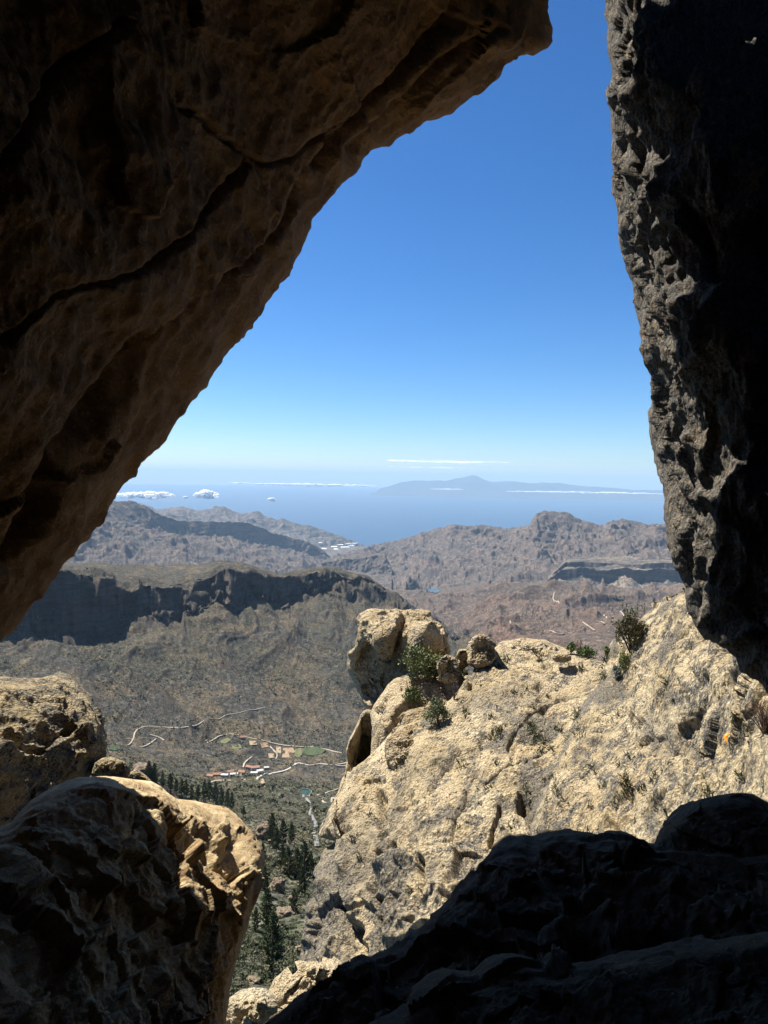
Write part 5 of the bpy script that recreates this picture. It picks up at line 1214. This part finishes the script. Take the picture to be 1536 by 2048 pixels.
# houses
white_m = mat_simple('white plaster', (0.48, 0.46, 0.42), (0.56, 0.54, 0.5), 0.5, 0.9, 0.1)
cream_m = mat_simple('cream plaster', (0.38, 0.32, 0.25), (0.45, 0.39, 0.31), 0.5, 0.9, 0.1)
roof_m = mat_simple('terracotta tiles', (0.25, 0.135, 0.09), (0.33, 0.185, 0.13), 1.5, 0.9, 0.1)
flat_m = mat_simple('concrete roof', (0.34, 0.32, 0.29), (0.40, 0.38, 0.35), 0.6, 0.9, 0.1)
win_m = mat_simple('dark window', (0.03, 0.035, 0.04), (0.05, 0.05, 0.055), 1, 0.2, 0.5)
def box(x0, x1, y0, y1, z0, z1):
    v = np.array([(x, y, z) for z in (z0, z1) for y in (y0, y1) for x in (x0, x1)], float)
    return v, np.array([(0, 2, 3, 1), (4, 5, 7, 6), (0, 1, 5, 4), (2, 6, 7, 3), (0, 4, 6, 2), (1, 3, 7, 5)])
def house(x, y, wpx, rz, label, wm, pitched=True, hh_=5.0, depth=7.0):
    h = hit(x, y)
    if h is None: return
    c = h[0]; W = wpx/FPX*c[1]/2; e = empty('house', c, rz); d = depth/2
    v, f = box(-W, W, -d, d, -4, hh_); obj_from('wall', mesh_from('house_wall', v, f, wm, smooth=False), e)
    if pitched:
        r = 0.5; v = np.array([(-W-r, -d-r, hh_), (W+r, -d-r, hh_), (W+r, d+r, hh_), (-W-r, d+r, hh_), (-W-r, 0, hh_+1.9), (W+r, 0, hh_+1.9), (-W-r, -d-r, hh_-.2), (W+r, -d-r, hh_-.2), (W+r, d+r, hh_-.2), (-W-r, d+r, hh_-.2)])
        f = [np.array([(0, 1, 5, 4), (2, 3, 4, 5), (6, 9, 8, 7), (0, 6, 7, 1), (2, 8, 9, 3)]), np.array([(3, 0, 4), (1, 2, 5)]), np.array([(0, 3, 9, 6), (1, 7, 8, 2)])]
        f = [np.concatenate([f[0], f[2]]), f[1]]
        rf = obj_from('roof', mesh_from('house_roof', v, f, roof_m, smooth=False), e)
        v, f = box(W*.4, W*.4+.8, 0.4, 1.2, hh_, hh_+2.8); obj_from('chimney', mesh_from('chimney', v, f, wm, smooth=False), rf)
    else:
        v, f = box(-W-.2, W+.2, -d-.2, d+.2, hh_+.003, hh_+.4); obj_from('roof', mesh_from('house_roof', v, f, flat_m, smooth=False), e)
    nw = max(1, int(W*2/3.2))
    for k in range(nw):
        cx = -W+(k+.5)*2*W/nw; dr_ = k == nw//2
        v, f = box(cx-.5, cx+.5, -d-.05, -d+.05, 0.3 if dr_ else 1.6, 2.5 if dr_ else 2.9)
        obj_from('door' if dr_ else 'window', mesh_from('opening', v, f, win_m, smooth=False), e)
    tag(e, label, 'house', 'houses of the village')
for a in [(510, 1541, 17, 0.3, 'largest house of the village, two storeys under a red tiled roof', white_m, True, 6.5, 9),
          (499, 1538, 14, -0.4, 'red-roofed house directly left of the largest one', cream_m, True, 4.5, 7),
          (520, 1547, 13, 0.5, 'white flat-roofed house just right of and below the largest one', white_m, False, 5.0, 7),
          (508, 1550, 14, 0.1, 'white house directly below the largest one', white_m, False, 4.0, 6),
          (484, 1548, 13, -0.2, 'cream house with a red roof left of the main cluster', cream_m, True, 4.0, 6),
          (468, 1552, 16, 0.2, 'long white flat-roofed building in the middle of the village row', white_m, False, 3.5, 6),
          (461, 1547, 12, 0.4, 'small red-roofed house above the long white building', cream_m, True, 3.8, 6),
          (449, 1554, 14, -0.1, 'white flat-roofed house second from the left end of the village', white_m, False, 3.6, 6),
          (434, 1552, 15, 0.15, 'low house with an orange roof near the left end of the village', cream_m, True, 3.4, 6),
          (421, 1555, 13, -0.3, 'leftmost red-roofed house of the village', cream_m, True, 3.6, 6),
          (485, 1477, 10, 0.2, 'lone brown hut above the dirt track', cream_m, True, 3.0, 5),
          (533, 1538, 10, 0.2, 'small white hut beside the curving road', white_m, False, 3.0, 5)]:
    house(*a)

# gully boulders
def field_rock(x, y, wpx, hpx, mat, label, seed):
    h = hit(x, y)
    if h is None: return
    c = np.array(h[0]); W = wpx/FPX*c[1]/2; H = hpx/FPX*c[1]
    u = np.linspace(0.02, math.pi-0.02, 36)[:, None]; w_ = np.linspace(0, 2*math.pi, 60, endpoint=False)[None]
    N = np.stack([np.sin(u)*np.cos(w_), np.sin(u)*np.sin(w_), np.cos(u)+0*w_], -1)
    s1, _ = facets(N*1.1+seed*7.7, 520+seed)
    r = 1+0.28*fbm(N*1.2+seed, 3, 521)+0.22*s1+0.08*fbm(N*5+seed, 3, 522)
    P_ = N*r[..., None]*np.array([W, W*0.8, H*0.62])+c+np.array([0, 0, H*0.30])
    o_ = obj_from('boulder', mesh_from('boulder', P_, grid_faces(36, 60, True), mat), recenter=True); tag(o_, label, 'boulder')
fr_m = mat_spur('gully rock', 3.0, 0.35, tan=(0.27, 0.20, 0.14), pale=(0.34, 0.27, 0.20), stretch=(1, 1, 1), rot=(0, 0, 0))
field_rock(556, 1782, 34, 26, fr_m, 'dark rounded boulder among the gully pines', 1)
field_rock(578, 1750, 26, 22, fr_m, 'pinkish cracked boulder above the dark rounded one', 2)
field_rock(572, 1832, 46, 16, fr_m, 'long flat tan slab between the two lower pines', 3)
field_rock(530, 1676, 34, 34, fr_m, 'dark outcrop left of the twin pines', 4)
field_rock(585, 1800, 18, 10, fr_m, 'small stone beside the slim pine', 5)
field_rock(505, 1965, 30, 10, fr_m, 'flat tan stone in the scrub below the tallest pine', 6)
field_rock(285, 1560, 50, 34, fr_m, 'dark rocky knoll carrying the leftmost pines', 7)
field_rock(600, 1905, 20, 14, fr_m, 'pale stone at the foot of the rock spur', 8)

# far details: reservoir lake, tracks, shade houses
TB = [bvh_of(o_) for o_ in (mas_r, basin, mesa_f, plain, mas_l, coast)]
drape('lake', [(850, 1176), (862, 1173), (876, 1177), (882, 1183), (872, 1187), (858, 1185), (852, 1181)], mat_simple('lake water', (0.03, 0.055, 0.075), (0.035, 0.06, 0.08), 0.01, 0.6, 0.2), kind='structure', off=5, trees=TB, nn=5)
for px in ([(1110, 1185), (1106, 1195), (1112, 1202), (1118, 1210)], [(1240, 1224), (1248, 1229), (1256, 1233)], [(1208, 1230), (1214, 1238)], [(1200, 1245), (1206, 1252), (1210, 1249)], [(1020, 1243), (1032, 1250), (1042, 1258)],
           [(1165, 1245), (1180, 1258), (1190, 1262)], [(1100, 1262), (1112, 1270), (1128, 1268)], [(1225, 1195), (1238, 1201), (1246, 1199)]):
    ribbon('dirt_track', px, 6, track_m, trees=TB, off=3, step=20)
g = np.random.default_rng(9); k = 0
shade_m = mat_simple('white shade cloth', (0.6, 0.6, 0.58), (0.66, 0.66, 0.64), 0.01, 0.8, 0.1)
for (x, y, w_, lab) in [(640, 1086, 7, 'leftmost white shade house under the coastal range'), (648, 1098, 9, 'white shade house second from the left, nearest the river bend'), (668, 1094, 12, 'white shade house left of the large bright group on the plain'),
                   (672, 1099, 8, 'small white shade house in front of the bright group'), (680, 1090, 13, 'white shade house at the back left of the bright group'), (690, 1095, 16, 'widest white shade house in the middle of the bright group'),
                   (695, 1088, 13, 'white shade house at the back of the bright group'), (702, 1092, 12, 'white shade house at the front right of the bright group'), (709, 1087, 10, 'rightmost white shade house, closest to the sea')]:
    h = hit(x, y, TB)
    if h is None: continue
    W = w_/FPX*h[0][1]/2; v, f = box(-W, W, -80, 80, -30, 12)
    o_ = obj_from('shade_house', mesh_from('shade_house', v, f, shade_m, smooth=False)); o_.location = h[0]; o_.rotation_euler = (0, 0, float(g.uniform(-.3, .3)))
    tag(o_, lab, 'greenhouse', 'shade houses on the river plain')

# ------------------------------------------------------------------ clouds
t = NT('cloud'); p = t.pos(); 
tb = t.n('BsdfTransparent'); df = t.n('BsdfDiffuse'); df.inputs[0].default_value = (0.95, 0.96, 0.98, 1); mx = t.n('MixShader')
tr_ = t.n('BsdfTranslucent'); tr_.inputs[0].default_value = (0.95, 0.96, 0.98, 1); mw = t.n('MixShader'); mw.inputs[0].default_value = 0.4
t.l(df.outputs[0], mw.inputs[1]); t.l(tr_.outputs[0], mw.inputs[2])
t.l(t.ramp(t.noise(p, 0.006, 5, 0.65), [(0.38, 0.12), (0.50, 1.0)]), mx.inputs[0])
t.l(tb.outputs[0], mx.inputs[1]); t.l(mw.outputs[0], mx.inputs[2]); t.l(mx.outputs[0], t.out.inputs['Surface']); cloud_m = t.m
def puff_cloud(x, y, wpx, hpx, D, label, seed, n=26):
    a, e = ray_h(x, y); c = np.array([D*math.sin(a), D*math.cos(a), D*e]); W = wpx/FPX*D/2; H = hpx/FPX*D; g = np.random.default_rng(seed); parts = []
    right = np.array([math.cos(a), -math.sin(a), 0]); fwd = np.array([math.sin(a), math.cos(a), 0])
    for k in range(n):
        u = g.uniform(-1, 1); r = H*g.uniform(0.22, 0.42)*(1-0.55*abs(u)); q = c+right*u*W*0.85+fwd*g.normal()*W*0.25+np.array([0, 0, g.uniform(-0.12, 0.25)*H*(1-u*u)])
        th1 = np.linspace(0.02, math.pi-.02, 16)[:, None]; th2 = np.linspace(0, 2*math.pi, 24, endpoint=False)[None]
        N = np.stack([np.sin(th1)*np.cos(th2), np.sin(th1)*np.sin(th2), np.cos(th1)+0*th2], -1)
        rr_ = r*(1+0.35*fbm(N*2+k*3.3, 3, seed)+0.12*fbm(N*7+k, 3, seed+1)); V = q+N*rr_[..., None]*np.array([1.5, 1.5, 0.8])
        parts.append((V.reshape(-1, 3), grid_faces(16, 24, True)))
    v, f = join(parts); tag(obj_from('cloud', mesh_from('cloud', v, f, cloud_m), recenter=True), label, 'cloud', 'clouds over the sea')
puff_cloud(310, 991, 80, 22, 26000, 'largest white cumulus over the sea, at the edge of the overhang', 11, 34)
puff_cloud(262, 991, 60, 16, 26500, 'white cloud tail touching the overhanging rock', 12, 20)
puff_cloud(413, 991, 50, 22, 26000, 'second puffy white cloud above the coastal range', 13, 26)
puff_cloud(371, 995, 12, 7, 26000, 'tiny cloud between the two cumulus clouds', 14, 8)
puff_cloud(543, 1000, 19, 9, 25000, 'small lone cloud over the open sea', 15, 10)
def bank(x0, x1, y, h, D, label, seed, alpha=1.0, m=None):
    """long thin bank of small billows along the horizon"""
    g = np.random.default_rng(seed); parts = []; n = int((x1-x0)/5)
    for k in range(n):
        x = x0+(x1-x0)*(k+g.uniform(0, 1))/n; u = (x-x0)/(x1-x0); yy = y+(x-x0)*0.0162
        a, e = ray_h(x, yy+g.uniform(-.5, .5)); c = np.array([D*math.sin(a), D*math.cos(a), D*e]); H = h/FPX*D*g.uniform(.35, 1.0)*(0.35+0.65*math.sin(math.pi*u)); W = g.uniform(4, 11)/FPX*D
        th1 = np.linspace(0.02, math.pi-.02, 8)[:, None]; th2 = np.linspace(0, 2*math.pi, 14, endpoint=False)[None]
        N = np.stack([np.sin(th1)*np.cos(th2), np.sin(th1)*np.sin(th2), np.cos(th1)+0*th2], -1)
        V = c+N*np.array([W, W*1.5, H/2])*(1+0.3*fbm(N*2+k, 2, seed))[..., None]; parts.append((V.reshape(-1, 3), grid_faces(8, 14, True)))
    v, f = join(parts); tag(obj_from('cloud', mesh_from('cloud', v, f, m or cloud_m), recenter=True), label, 'cloud', 'clouds over the sea')
bank(500, 745, 968, 7, 60000, 'long thin white cloud bank on the horizon left of the island', 21)
bank(462, 496, 966, 4, 60000, 'faint short end of the horizon cloud bank', 22)
bank(860, 925, 978, 3, 62000, 'thin cloud streak before the foot of the volcano', 23)
bank(1020, 1330, 983, 5, 62000, 'long cloud layer along the right foot of the island', 24)
t = NT('thin cloud'); tb = t.n('BsdfTransparent'); df = t.n('BsdfDiffuse'); df.inputs[0].default_value = (0.95, 0.96, 0.98, 1); mx = t.n('MixShader'); tr_ = t.n('BsdfTranslucent'); tr_.inputs[0].default_value = (0.95, 0.96, 0.98, 1)
nz = t.noise(t.pos(scale=(0.00003, 0.00003, 0.0016)), 3.0, 5, 0.6); t.l(t.ramp(nz, [(0.4, 0.0), (0.75, 0.45)]), mx.inputs[0])
t.l(tb.outputs[0], mx.inputs[1]); t.l(tr_.outputs[0], mx.inputs[2]); t.l(mx.outputs[0], t.out.inputs['Surface'])
bank(780, 1015, 921, 7, 175000, 'upper faint cirrus streak above the volcano', 25, m=t.m)
bank(785, 945, 934, 5, 175000, 'lower faint cirrus streak above the volcano', 26, m=t.m)
